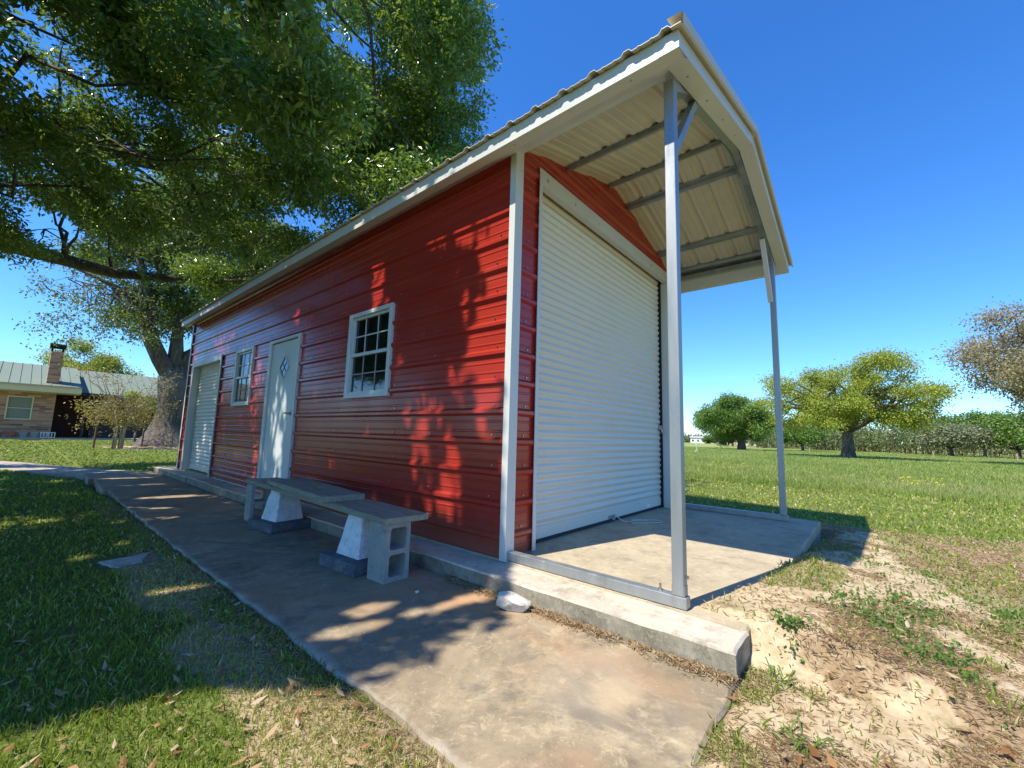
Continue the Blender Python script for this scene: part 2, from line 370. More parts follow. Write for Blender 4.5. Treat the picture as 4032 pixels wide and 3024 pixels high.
gm_ = n.sm(n.math('ADD', n.attr('green'), n.math('MULTIPLY', n.math('SUBTRACT', clod, .5), 1.4)), .35, .8, 0, .7)
dirtc = n.mix(gm_, dirtc, n.ramp(fine, [(.3, (.06, .07, .02)), (.5, (.15, .16, .05)), (.7, (.33, .28, .13))]))
c = n.mix(n.sm(n.math('ADD', n.attr('dry'), n.math('MULTIPLY', n.math('SUBTRACT', mid, .5), 1.1)), .35, .7), lawn, dryc)
c = n.mix(n.sm(n.math('ADD', n.attr('meadow'), n.math('MULTIPLY', n.math('SUBTRACT', mid, .5), .5)), .3, .7), c, mead)
c = n.mix(n.sm(n.math('ADD', n.attr('dirt'), n.math('MULTIPLY', n.math('SUBTRACT', mid, .5), .9)), .35, .6), c, dirtc)
n.base(c); b1 = n.bump(clod, .5, .018); n.bump(fine, .5, .012, b1)
me.materials.append(gm); go = bpy.data.objects.new("ground", me); col.objects.link(go); tag(go, kind='structure')

# concrete: path in two pours and old step blocks, shed slab with its kerb
def rough_slab(name, poly, z0, z1, m, step=.09, amp=.008, parent=None, sd=0):
    """a poured slab: outline resampled and slightly ragged, top edge softened"""
    pts = []
    for a, b in zip(poly, poly[1:] + poly[:1]):
        L = math.dist(a, b); k = max(1, int(L / step))
        for j in range(k):
            t = j / k; x = a[0] + (b[0] - a[0]) * t; y = a[1] + (b[1] - a[1]) * t
            nn = Vector((b[1] - a[1], -(b[0] - a[0]), 0)).normalized() * ((float(vnoise(x, y, 6, 40 + sd)) - .5) * 2 * amp + (float(vnoise(x, y, 20, 41 + sd)) - .5) * amp)
            pts.append((x + nn.x, y + nn.y))
    k = len(pts); cx = sum(p[0] for p in pts) / k; cy = sum(p[1] for p in pts) / k
    def inset(p, d):
        v = Vector((cx - p[0], cy - p[1], 0)).normalized() * d; return (p[0] + v.x, p[1] + v.y)
    mb = MB(); vs = [(p[0], p[1], z0) for p in pts] + [(p[0], p[1], z1 - .012) for p in pts]
    vs += [(*inset(p, .012), z1) for p in pts]
    fs = []
    for r in range(2):
        for j in range(k): j2 = (j + 1) % k; fs.append([r * k + j, r * k + j2, (r + 1) * k + j2, (r + 1) * k + j])
    fs.append([2 * k + j for j in range(k)])
    mb.add(vs, fs)
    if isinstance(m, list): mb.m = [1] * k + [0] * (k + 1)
    return mb.build(name, m, parent)
o = rough_slab("path", [(-1.375, -1.62), (-.27, -1.60), (-.285, 2.085), (-1.385, 2.045)], -.28, ZP, M['path'], amp=.02)
tag(o, kind='structure')
o = rough_slab("path", [(-1.385, 2.068), (-.285, 2.108), (-.285, 5.6), (-1.36, 5.6)], -.28, ZP - .003, M['path'], amp=.02, sd=3)
tag(o, kind='structure')
for k, (y0, y1, dx, dz) in enumerate(((5.605, 6.9, 0, -.002), (6.91, 7.9, -.03, .004), (7.91, 8.8, .02, .008), (8.81, 10.1, -.03, .0))):
    o = rough_slab("path", [(-1.35 + dx, y0), (-.29, y0), (-.29, y1), (-1.33 + dx, y1)], -.34, ZP + dz, M['path'], amp=.012, sd=5 + k); tag(o, kind='structure')
# side path curving off to the left
pl = [(-.83, 9.6, .95), (-1.0, 10.3, 1.0), (-1.7, 11.6, 1.0), (-2.7, 14.2, 1.15), (-4.1, 17.0, 1.2), (-6.3, 20.0, 1.2), (-10, 23.5, 1.2)]
mb = MB(); vv = []
for k, (x, y, wd) in enumerate(pl):
    a = pl[max(0, k - 1)]; b = pl[min(len(pl) - 1, k + 1)]; d = Vector((b[0] - a[0], b[1] - a[1], 0)).normalized()
    for s in (-1, 1):
        px, py = x + d.y * s * wd / 2, y - d.x * s * wd / 2
        for zz in (-.3, -.128): vv.append((px, py, zz))
ff = []
for k in range(len(pl) - 1):
    a = k * 4; b = a + 4; ff += [[a + 1, b + 1, b + 3, a + 3], [a, a + 1, b + 1, b], [a + 2, b + 2, b + 3, a + 3]]
mb.add(vv, [f[::-1] for f in ff]); tag(mb.build("side_path", M['pathdark']), kind='structure')
o = rough_slab("concrete_slab", [(-.005, -1.585), (3.80, -1.575), (3.80, 9.95), (-.005, 9.95)], -.42, 0.0, M['slab'], amp=.006); tag(o, kind='structure')
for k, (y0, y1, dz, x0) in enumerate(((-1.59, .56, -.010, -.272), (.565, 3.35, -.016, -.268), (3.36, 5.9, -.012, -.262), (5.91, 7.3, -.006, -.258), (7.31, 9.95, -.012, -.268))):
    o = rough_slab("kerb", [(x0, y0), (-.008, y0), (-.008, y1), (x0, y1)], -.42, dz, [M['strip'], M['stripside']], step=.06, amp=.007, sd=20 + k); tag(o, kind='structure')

# ------------------------------------------------------------------ the shed
ZB = .153; RIB = .2286
shed = empty("metal_shed", (0, 0, 0))
tag(shed, "red ribbed metal shed with a white roll-up door under an open roofed porch", "shed")
def prof(z0, z1, major=.022):
    ps = []
    for k in range(-2, 18):
        b = ZB + k * RIB
        ps += [(b - .032, 0), (b - .012, major), (b + .012, major), (b + .032, 0)]
        for q in (1 / 3, 2 / 3):
            c = b + q * RIB; ps += [(c - .010, 0), (c - .004, .0035), (c + .004, .0035), (c + .010, 0)]
    ps.sort(); out = []
    def at(z):
        for (a, u), (b, v) in zip(ps, ps[1:]):
            if a <= z <= b: return u + (v - u) * (z - a) / (b - a) if b > a else u
        return 0
    out = [(z0, at(z0))] + [p for p in ps if z0 < p[0] < z1] + [(z1, at(z1))]
    return out
def panel(mb, fn, a0, a1, z0, z1):
    """fn(a, off, z) -> xyz ; a0,a1 numbers or functions of z"""
    A0 = a0 if callable(a0) else (lambda z: a0); A1 = a1 if callable(a1) else (lambda z: a1)
    p = prof(z0, z1); vs = []
    for z, u in p: vs += [fn(A0(z), u, z), fn(A1(z), u, z)]
    mb.add(vs, [[2 * k, 2 * k + 1, 2 * k + 3, 2 * k + 2] for k in range(len(p) - 1)])
def screws(mb, fn, avals, z0, z1, hole):
    for a in avals:
        for k in range(0, 14):
            z = ZB + k * RIB + .05; aa = a + random.uniform(-.02, .02)
            if z < z0 or z > z1 or hole(aa, z): continue
            c = fn(aa, .003, z); d = fn(aa, .010, z)
            mb.tube([c, d], .006, 6)
# left long wall, openings: window, door, window, small roll-up
OP = [(1.53, 2.375, 1.24, 2.19), (3.65, 4.67, .165, 2.17), (5.345, 6.165, 1.245, 2.19), (6.965, 8.85, 0, 2.19)]
fnL = lambda a, u, z: (-u, a, z)
mb = MB(); ys = [0.0] + sum([[o_[0], o_[1]] for o_ in OP], []) + [LW]
for k in range(0, len(ys) - 1, 2): panel(mb, fnL, ys[k + 1], ys[k], 0.004, 3.15)
for y0, y1, z0, z1 in OP:
    if z0 > .01: panel(mb, fnL, y1, y0, .004, z0)
    panel(mb, fnL, y1, y0, z1, 3.15)
mb.mi = 1
inhole = lambda a, z: any(o_[0] - .03 < a < o_[1] + .03 and o_[2] - .03 < z < o_[3] + .03 for o_ in OP)
screws(mb, fnL, [.12, .85, 1.42, 2.55, 3.3, 3.56, 4.76, 5.2, 6.3, 6.9, 7.9, 8.95], .1, 3.05, inhole)
o = mb.build("side_wall", [M['red'], M['chrome']], shed)
# front gable wall
fnF = lambda a, u, z: (a, -u, z)
mb = MB(); DX0, DX1, DZ = .36, 3.30, 3.055
panel(mb, fnF, .06, DX0, .004, 3.22); panel(mb, fnF, DX1, W - .05, .004, 3.22)
panel(mb, fnF, DX0, DX1, 3.10, 3.22)
panel(mb, fnF, lambda z: max(0.06, (z - ZE) / SL), lambda z: min(W - .0, 2 * RX - (z - ZE) / SL), 3.22, ZE + SL * RX - .003)
mb.mi = 1; screws(mb, fnF, [.22], .1, 3.0, lambda a, z: False)
mb.build("front_wall", [M['red'], M['chrome']], shed)
mb = MB(); panel(mb, lambda a, u, z: (W + u, a, z), 0.05, LW, .004, 3.22)
panel(mb, lambda a, u, z: (a, LW + u, z), W, 0, .004, 3.22)
panel(mb, lambda a, u, z: (a, LW + u, z), lambda z: 2 * RX - (z - ZE) / SL, lambda z: (z - ZE) / SL, 3.22, ZE + SL * RX - .003)
mb.build("back_wall", M['red'], shed)
mb = MB(); mb.box((.12, .22, .01), (W - .06, LW - .06, 3.1)); mb.build("interior", M['void'], shed)
# corner trims
mb = MB(); mb.box((-.018, -.058, -.004), (.072, -.054, 3.215)); mb.box((-.022, -.058, -.004), (-.018, .0, 3.14))
mb.box((-.018, -.004, -.004), (-.002, .0, 3.13)); mb.box((.068, -.054, .002), (.072, -.002, 3.22))
mb.mi = 1
for z in (.12, .42, .95, 1.5, 2.05, 2.6, 3.0): mb.tube([(.045, -.058, z), (.045, -.062, z)], .005, 6)
mb.build("corner_trim", [M['white'], M['chrome']], shed)
mb = MB(); mb.box((W - .06, -.026, 0), (W + .026, -.022, 3.2)); mb.box((W + .022, -.022, 0), (W + .026, .06, 3.2)); mb.build("corner_trim", M['white'], shed)
mb = MB(); mb.box((-.028, LW - .05, 0), (-.024, LW + .026, 3.12)); mb.box((-.028, LW + .022, 0), (.05, LW + .026, 3.12)); mb.build("corner_trim", M['white'], shed)

# roof: ribbed sheet running down both slopes, from y=-1.43 to LW+.15
y0, y1 = -1.425, LW + .05
pr = []; k = 0; y = y0
yy = y0 + .09
pr.append((y0, 0))
while yy < y1 - .05:
    pr += [(yy - .034, 0), (yy - .016, .022), (yy + .016, .022), (yy + .034, 0)]
    for q in (1 / 3, 2 / 3):
        c_ = yy + q * RIB
        if c_ < y1 - .03: pr += [(c_ - .012, 0), (c_ - .005, .004), (c_ + .005, .004), (c_ + .012, 0)]
    yy += RIB
pr.append((y1, 0))
mb = MB(); xs = [-.275, -.24, .5, RX - .06, RX - .02, RX + .02, RX + .06, 3.0, 2 * RX + .24, 2 * RX + .275]
def zr(x): return ZE + SL * (x if x < RX else 2 * RX - x) - (.012 if abs(x - RX) < .03 else 0)
for sgn, off in ((1, .004), (-1, 0)):
    vs = []
    for x in xs:
        for (yv, u) in pr: vs.append((x, yv, zr(x) + u + off))
    m_ = len(pr); fs = []
    for a in range(len(xs) - 1):
        for b in range(m_ - 1):
            f = [a * m_ + b, (a + 1) * m_ + b, (a + 1) * m_ + b + 1, a * m_ + b + 1]; fs.append(f if sgn > 0 else f[::-1])
    mb.add(vs, fs)
# close the two eave ends so each rib shows its thickness
for x in (xs[0], xs[-1]):
    vs = []
    for (yv, u) in pr: vs += [(x, yv, zr(x) + u), (x, yv, zr(x) + u + .004)]
    mb.add(vs, [[2 * b, 2 * b + 2, 2 * b + 3, 2 * b + 1] for b in range(len(pr) - 1)])
roof = mb.build("roof", M['roof'], shed)
mb = MB()
for s in (1, -1):  # ridge cap
    mb.add([(RX, y0 - .01, zr(RX) + .05), (RX, y1 + .01, zr(RX) + .05), (RX - s * .16, y1 + .01, ZE + SL * (RX - .16) + .027), (RX - s * .16, y0 - .01, ZE + SL * (RX - .16) + .027)], [[0, 1, 2, 3]])
mb.build("ridge_cap", M['roof'], roof)
mb = MB()  # sheet edge trim along the front rake
for s, xa, xb in ((1, -.28, RX), (-1, RX, 2 * RX + .28)):
    za, zb_ = zd(xa), zd(xb)
    vs = [(xa, -1.44, za - .02), (xb, -1.44, zb_ - .02), (xb, -1.44, zb_ + .055), (xa, -1.44, za + .055), (xb, -1.35, zb_ + .062), (xa, -1.35, za + .062), (xa, -1.425, za - .02), (xb, -1.425, zb_ - .02)]
    mb.add(vs, [[0, 1, 2, 3], [3, 2, 4, 5], [6, 7, 1, 0]])
    mb.add([(xa, -1.436, za - .02), (xa, -1.436, za + .052), (xb, -1.436, zb_ + .052), (xb, -1.436, zb_ - .02)], [[0, 1, 2, 3]])
mb.build("edge_trim", M['roof'], roof)
# eave boxes: fascia, narrow soffit, sloping return
def eave(name, s, X0):
    mb = MB(); xo = X0 - s * .235; xi = X0 - s * .15; ya, yb = -1.40, LW + .03
    P = [(xo, zd(-.235) - .004), (xo, 3.04), (xi, 3.04), (X0 - s * .005, 3.135), (X0 + s * .05, 3.15)]
    for (xa, za), (xb, zb_) in zip(P, P[1:]): mb.add([(xa, ya, za), (xb, ya, zb_), (xb, yb, zb_), (xa, yb, za)], [[0, 1, 2, 3]] if s > 0 else [[3, 2, 1, 0]])
    mb.add([(P[0][0], yb, P[0][1]), (P[1][0], yb, P[1][1]), (P[2][0], yb, P[2][1]), (P[3][0], yb, P[3][1]), (P[3][0], yb, 3.21)], [[0, 1, 2, 3, 4]])
    mb.mi = 1
    for k in range(12): yk = -1.1 + k * .92; mb.tube([(X0 - s * .19, yk, 3.04), (X0 - s * .19, yk, 3.035)], .006, 6)
    return mb.build(name, [M['white'], M['chrome']], shed)
eave("eave_trim", 1, 0); eave("eave_trim", -1, 2 * RX)
# rake box on the front
mb = MB()
for s, xa, xb in ((1, -.236, RX), (-1, 2 * RX + .236, RX)):
    za, zb_ = zd(xa), zd(xb); h0, h1 = -.115, -.012
    A = [(-1.40, h1), (-1.40, h0), (-1.285, h0), (-1.285, h1)]
    vs = [(xa, y, za + h) for y, h in A] + [(xb, y, zb_ + h) for y, h in A]
    fs = [[k, k + 1, k + 5, k + 4] for k in range(3)]
    mb.add(vs, fs if s < 0 else [f[::-1] for f in fs])
mb.mi = 1
for t in np.linspace(.1, RX, 5): mb.tube([(t, -1.34, zd(t) - .115), (t, -1.34, zd(t) - .12)], .006, 6)
mb.build("rake_trim", [M['white'], M['chrome']], shed)
# purlins
def purlin(x, ya=-1.28, yb=-.01):
    mb = MB(); z = zd(x); s = SL if x < RX else -SL
    P = [(-.055, -.003), (-.028, -.003), (-.02, -.036), (.02, -.036), (.028, -.003), (.055, -.003)]
    vs = []
    for dx, dz in P: vs += [(x + dx, ya, z + s * dx + dz), (x + dx, yb, z + s * dx + dz)]
    mb.add(vs, [[2 * k, 2 * k + 1, 2 * k + 3, 2 * k + 2] for k in range(5)])
    mb.build("purlin", M['galv'], shed)
for x in (.80, 1.64, 2.10, 3.02, 3.46): purlin(x)
mb = MB(); mb.bar((W - .03, -1.28, 3.14), (W - .03, -.03, 3.14), .06, .06); mb.build("eave_rail", M['galv'], shed)
mb = MB()   # bent rafter
pts = [(.03, 3.06), (.35, zd(.35) - .075), (RX - .25, zd(RX - .25) - .075), (RX, zd(RX) - .095), (RX + .25, zd(RX - .25) - .075), (3.17, zd(3.17) - .075), (W - .03, 3.06)]
for (a, b), (c_, d) in zip(pts, pts[1:]): mb.bar((a, -1.25, b), (c_, -1.25, d), .058, .058)
mb.build("rafter", M['galv'], shed)
mb = MB(); mb.bar((RX - .32, -1.215, zd(RX - .32) - .08), (RX, -1.215, zd(RX) - .1), .004, .075, (0, 0, 1)); mb.bar((RX, -1.215, zd(RX) - .1), (RX + .32, -1.215, zd(RX + .32) - .08), .004, .075); mb.build("gusset", M['galv'], shed)
# posts, base rails, braces
def post(x):
    mb = MB(); mb.box((x, -1.286, .066), (x + .062, -1.224, 3.09)); mb.mi = 0
    mb.box((x + .004, -1.29, .064), (x + .058, -1.22, .12)); o = mb.build("post", M['galv'], shed, bevel=.004)
    mb = MB(); mb.tube([(x + .04, -1.292, .16), (x + .04, -1.301, .16)], .009, 6); mb.build("bolt", M['chrome'], o)
post(.0); post(W - .062)
def rail(x, yb):
    mb = MB(); mb.box((x, -1.30, .003), (x + .062, yb, .064)); o = mb.build("base_rail", M['galv'], shed, bevel=.004)
    mb = MB(); mb.tube([(x + .03, -1.15, .064), (x + .03, -1.15, .074)], .013, 6); mb.tube([(x + .03, -1.15, .074), (x + .03, -1.15, .10)], .0065, 8); mb.build("bolt", M['chrome'], o)
rail(0.0, -.059); rail(W - .062, -.03)
mb = MB(); mb.bar((.064, -1.255, 2.66), (.50, -1.255, zd(.5) - .10), .05, .05, (0, 1, 0)); mb.build("brace", M['galv'], shed, bevel=.003)
mb = MB(); mb.bar((W - .064, -1.235, 2.60), (W - .46, -1.235, zd(.46) - .10), .06, .05, (0, 1, 0)); mb.build("brace", M['white'], shed, bevel=.003)

# roll-up doors
def rollup(name, fn, a0, a1, z0, z1, parent, pitch=.0705, depth=.017):
    """fn(a, off, z)"""
    door = MB(); P = []
    z = z0 + .12; k = 0
    P += [(z0, .0), (z0, .012), (z0 + .095, .012), (z0 + .10, .0), (z0 + .12, 0.)]
    while z < z1 + .2:
        for q in range(10):
            u_ = q / 10; P.append((z + pitch * u_, depth * (.5 - .5 * math.cos(2 * math.pi * min(1, u_ * 1.0))) ** .8))
        z += pitch + (.008 if k % 5 == 4 else 0); k += 1
    vs = []
    for z, u in P: vs += [fn(a0, u, z), fn(a1, u, z)]
    door.add(vs, [[2 * k, 2 * k + 1, 2 * k + 3, 2 * k + 2] for k in range(len(P) - 1)])
    d = door.build(name, M['curtain'], parent, smooth=False)
    mb = MB(); q = [fn(a0, .004, z0 - .03), fn(a1, .004, z0 - .03), fn(a1, .004, z0), fn(a0, .004, z0), fn(a0, -.02, z0 - .03), fn(a1, -.02, z0 - .03), fn(a1, -.02, z0), fn(a0, -.02, z0)]
    mb.add(q, [(0, 1, 2, 3), (3, 2, 6, 7), (0, 3, 7, 4), (1, 5, 6, 2)]); mb.build("bottom_seal", M['black'], d)
    return d
dF = rollup("roll_up_door", lambda a, u, z: (a, .10 - u, z), DX0 + .05, DX1 - .035, .036, 3.02, shed)
mb = MB()   # frame: narrow jambs and deep header
mb.box((DX0 - .03, -.03, .003), (DX0 + .012, -.024, 3.2)); mb.box((DX0 + .008, -.024, .003), (DX0 + .012, .10, 3.06))
mb.box((DX1 - .012, -.03, .003), (DX1 + .05, -.024, 3.2)); mb.box((DX1 - .012, -.024, .003), (DX1 - .008, .10, 3.06))
mb.box((DX0 + .012, -.03, 3.055), (DX1 - .012, -.024, 3.2)); mb.box((DX0 + .012, -.024, 3.055), (DX1 - .012, .03, 3.059))
mb.mi = 1
for x in np.linspace(DX0 + .08, DX1 - .1, 7): mb.tube([(x, -.03, 3.11 + .04 * random.random()), (x, -.035, 3.11)], .005, 6)
mb.build("door_frame", [M['white'], M['chrome']], shed)
mb = MB(); mb.box((DX0 + .012, .105, 3.0), (DX1 - .012, .16, 3.2)); mb.box((DX1 - .034, .06, .01), (DX1 - .012, .15, 3.06)); mb.box((DX0 + .012, .12, .01), (DX0 + .05, .2, 3.06)); mb.build("door_guide", M['void'], shed)
mb = MB(); mb.box((3.20, .055, 1.02), (3.262, .082, 1.075)); mb.tube([(3.23, .05, 1.03), (3.25, .04, .985), (3.22, .04, .975), (3.21, .05, 1.02)], .006, 6); mb.build("latch", M['chrome'], dF)
mb = MB(); mb.box((2.80, .0835, .055), (2.90, .0868, .085)); mb.build("sticker", mat('sticker_paper', (.75, .82, .88), .5), dF)
mb = MB(); mb.box((1.80, .066, .045), (1.92, .086, .075)); mb.build("lift_handle", M['chrome'], dF)
rp = mat('pale_rope', (.55, .55, .5), .9)
mb = MB(); pts = [(1.82, .06, .06), (1.86, .05, .03), (1.9, .055, .08), (1.93, .03, .04), (1.97, -.02, .008), (2.05, -.05, .006), (2.12, -.04, .006), (2.17, -.03, .006), (2.25, -.12, .006), (2.32, -.22, .006), (2.31, -.29, .006), (2.24, -.30, .006), (2.12, -.24, .006), (2.03, -.17, .006), (1.98, -.10, .006), (2.03, -.06, .012), (2.14, -.10, .006), (2.26, -.2, .006)]
fp = []
for a, b, c_, d in zip([pts[0]] + pts, pts, pts[1:], pts[2:] + [pts[-1]]):
    for t in (0, .33, .66):
        fp.append([.5 * ((2 * b[i]) + (-a[i] + c_[i]) * t + (2 * a[i] - 5 * b[i] + 4 * c_[i] - d[i]) * t * t + (-a[i] + 3 * b[i] - 3 * c_[i] + d[i]) * t ** 3) for i in range(3)])
mb.tube(fp, .0045, 6); mb.build("pull_rope", rp, dF, smooth=True)
# small roll-up in the side wall
y0_, y1_ = OP[3][0], OP[3][1]
dS = rollup("roll_up_door", lambda a, u, z: (.10 - u, a, z), y1_ - .1, y0_ + .05, .03, 2.10, shed)
mb = MB()
mb.box((-.034, y0_ - .03, .003), (-.024, y0_ + .03, 2.22)); mb.box((-.034, y1_ - .05, .003), (-.024, y1_ + .04, 2.22)); mb.box((-.034, y0_ + .03, 2.13), (-.024, y1_ - .05, 2.22))
mb.box((-.024, y1_ - .055, .003), (.15, y1_ - .05, 2.13)); mb.box((-.024, y0_ + .025, .003), (.15, y0_ + .03, 2.13)); mb.box((-.024, y0_ + .03, 2.125), (.15, y1_ - .055, 2.13))
mb.build("door_frame", M['white'], shed)

# windows
def window(y0, y1, z0, z1):
    r = MB(); fx = -.034
    t = .05
    r.box((fx, y0, z0), (.04, y0 + t, z1)); r.box((fx, y1 - t * 1.35, z0), (.04, y1, z1)); r.box((fx, y0 + t, z0), (.04, y1 - t * 1.35, z0 + .05)); r.box((fx, y0 + t, z1 - .045), (.04, y1 - t * 1.35, z1))
    f = r.build("window", M['white'], shed, bevel=.003)
    ya, yb, za, zc = y0 + t, y1 - t * 1.35, z0 + .05, z1 - .045; zm = (za + zc) / 2 + .01
    s = MB(); s.box((-.022, ya, zm - .03), (.02, yb, zm + .005)); s.box((-.006, ya, zm + .005), (.02, ya + .03, zc)); s.box((-.006, yb - .03, zm + .005), (.02, yb, zc)); s.box((-.006, ya + .03, zc - .03), (.02, yb - .03, zc))
    s.box((-.016, ya, za), (.02, ya + .02, zm - .03)); s.box((-.016, yb - .02, za), (.02, yb, zm - .03)); s.box((-.016, ya + .02, za), (.02, yb - .02, za + .02)); s.build("sash", M['white'], f)
    g = MB(); g.box((.012, ya, zm), (.016, yb, zc)); g.build("pane", M['glass'], f)
    g = MB(); g.box((.004, ya, za), (.008, yb, zm - .02)); g.build("pane", M['glass'], f)
    for (zlo, zhi, xx, mm, wd) in ((zm + .005, zc - .03, .0, M['white'], .013), (za + .02, zm - .03, -.004, M['fargrey'], .012)):
        q = MB()
        for k in (1, 2): yk = ya + (yb - ya) * k / 3; q.box((xx, yk - wd / 2, zlo), (xx + .006, yk + wd / 2, zhi))
        zk = (zlo + zhi) / 2; q.box((xx - .002, ya + .02, zk - wd / 2), (xx + .004, yb - .02, zk + wd / 2)); q.build("muntin", mm, f)
window(*OP[0]); window(*OP[2])
# entry door
y0_, y1_, z0_, z1_ = OP[1]
mb = MB(); mb.box((-.036, y0_ - .01, z0_), (.05, y0_ + .045, z1_)); mb.box((-.036, y1_ - .075, z0_), (.05, y1_ + .01, z1_)); mb.box((-.036, y0_ + .045, z1_ - .045), (.05, y1_ - .075, z1_)); mb.box((-.05, y0_, z0_ - .03), (.05, y1_, z0_)); mb.build("door_frame", M['white'], shed, bevel=.003)
mb = MB(); mb.box((-.012, y0_ + .052, z0_ + .004), (.03, y1_ - .082, z1_ - .055)); d = mb.build("entry_door", M['door'], shed, bevel=.003)
dc = ((y0_ + y1_) / 2 - .045, 1.742); mb = MB(); hw, hh = .155, .165
for k in range(4):
    an = [(hw, 0), (0, hh), (-hw, 0), (0, -hh)]; a = an[k]; b = an[(k + 1) % 4]
    mb.bar((-.018, dc[0] + a[0], dc[1] + a[1]), (-.018, dc[0] + b[0], dc[1] + b[1]), .018, .014, (1, 0, 0))
wn = mb.build("diamond_window", M['white'], d)
mb = MB(); mb.add([(-.0145, dc[0] + hw, dc[1]), (-.0145, dc[0], dc[1] + hh), (-.0145, dc[0] - hw, dc[1]), (-.0145, dc[0], dc[1] - hh)], [[0, 1, 2, 3]])
mb.build("pane", M['glass'], wn)
mb = MB()
for k in (-.5, 0, .5):
    mb.bar((-.017, dc[0] + hw * (.5 + k) , dc[1] - hh * (.5 - k)), (-.017, dc[0] - hw * (.5 - k), dc[1] + hh * (.5 + k)), .004, .004, (1, 0, 0))
    mb.bar((-.017, dc[0] - hw * (.5 + k), dc[1] - hh * (.5 - k)), (-.017, dc[0] + hw * (.5 - k), dc[1] + hh * (.5 + k)), .004, .004, (1, 0, 0))
mb.build("leading", M['void'], wn)
mb = MB(); hy = y0_ + .115
mb.tube([(-.012, hy, 1.10), (-.02, hy, 1.10)], .032, 14); mb.tube([(-.02, hy, 1.10), (-.06, hy, 1.10)], .012, 10); mb.tube([(-.06, hy, 1.10), (-.062, hy + .05, 1.10), (-.055, hy + .12, 1.098)], [.014, .012, .009], 8); mb.build("door_handle", M['chrome'], d, smooth=True)

# ------------------------------------------------------------------ bench
def slabT(o, c, rz, rx=0, ry=0): o.location = c; o.rotation_euler = (rx, ry, rz); return o
def plank(L, Wd, H, name):
    bm = bmesh.new(); bmesh.ops.create_cube(bm, size=1)
    bmesh.ops.scale(bm, vec=(Wd, L, H), verts=bm.verts)
    bmesh.ops.subdivide_edges(bm, edges=[e for e in bm.edges if abs(e.verts[0].co.y - e.verts[1].co.y) > L / 2], cuts=14)
    for v in bm.verts: v.co.x += random.uniform(-.003, .003); v.co.z += random.uniform(-.0012, .0012)
    me = bpy.data.meshes.new(name); bm.to_mesh(me); bm.free(); me.materials.append(M['wood'])
    o = bpy.data.objects.new(name, me); col.objects.link(o)
    b = o.modifiers.new("bevel", 'BEVEL'); b.width = .005; b.segments = 2; b.limit_method = 'ANGLE'; return o
p1 = plank(2.98, .345, .042, "wooden_plank"); slabT(p1, (-.475, 1.89, .289), -.038)
tag(p1, "long weathered grey plank forming the bench seat on blocks and piers", "plank", "planks of the bench")
p2 = plank(1.44, .36, .048, "wooden_plank"); slabT(p2, (-.49, 1.98, .339), .0)
p2.rotation_euler = (R_(.35), 0, -.075)
tag(p2, "short weathered board lying on top of the long bench plank", "plank", "planks of the bench")
def cblock(c, rz):
    bm = bmesh.new(); w2, d2, h = .100, .097, .383
    mb = MB(); t = .032
    # shell with two cells running through y
    zs = [0, t, h / 2 - t / 2, h / 2 + t / 2, h - t, h]
    mb.box((-w2, -d2, 0), (-w2 + t, d2, h)); mb.box((w2 - t, -d2, 0), (w2, d2, h))
    for a, b in ((0, t), (h / 2 - t / 2, h / 2 + t / 2), (h - t, h)): mb.box((-w2 + t, -d2, a), (w2 - t, d2, b))
    # taper fillets inside the cells
    for (a, b) in ((t, h / 2 - t / 2), (h / 2 + t / 2, h - t)):
        for sx in (-1, 1):
            for zc, sz in ((a, 1), (b, -1)):
                x = sx * (w2 - t); mb.add([(x, -d2 + .001, zc), (x - sx * .014, -d2 + .001, zc), (x, -d2 + .001, zc + sz * .014), (x, d2 - .001, zc), (x - sx * .014, d2 - .001, zc), (x, d2 - .001, zc + sz * .014)], [(0, 1, 2), (3, 5, 4), (1, 4, 5, 2)])
    o = mb.build("concrete_block", M['block']); o.location = c; o.rotation_euler = (0, 0, rz); return o
o = cblock((-.584, .527, ZP), .04); tag(o, "grey hollow concrete block on end under the near end of the bench", "block", "blocks holding the bench")
o = cblock((-.515, 3.17, ZP), -.06); tag(o, "grey concrete block on end under the far end of the bench", "block", "blocks holding the bench")
def pier(c, rz, label, s=.455, y0=0):
    t = empty("bench_pier", c, rz); tag(t, label, "pier", "whitewashed piers under the bench")
    mb = MB(); h = .088; mb.box((-s / 2, -s / 2, 0), (s / 2, s / 2, h)); mb.build("footing", M['plinth'], t, bevel=.008)
    mb = MB(); b, tt, H = .142, .092, .377
    vs = []
    nn = 6
    for k in range(nn + 1):
        f = k / nn; r = b + (tt - b) * f; z = h + (H - h) * f
        for sx, sy in ((-1, -1), (1, -1), (1, 1), (-1, 1)): vs.append((sx * (r + random.uniform(-.002, .002)), sy * (r + random.uniform(-.002, .002)), z))
    fs = [[4 * k + j, 4 * k + (j + 1) % 4, 4 * k + 4 + (j + 1) % 4, 4 * k + 4 + j] for k in range(nn) for j in range(4)] + [[4 * nn + j for j in range(4)]]
    mb.add(vs, fs); mb.build("shaft", M['pier'], t, bevel=.006)
pier((-.545, .912, ZP), .05, "white tapered pier on a black footing beside the near concrete block")
pier((-.475, 2.60, ZP), .13, "white tapered pier with a bare patch near the far end of the bench")
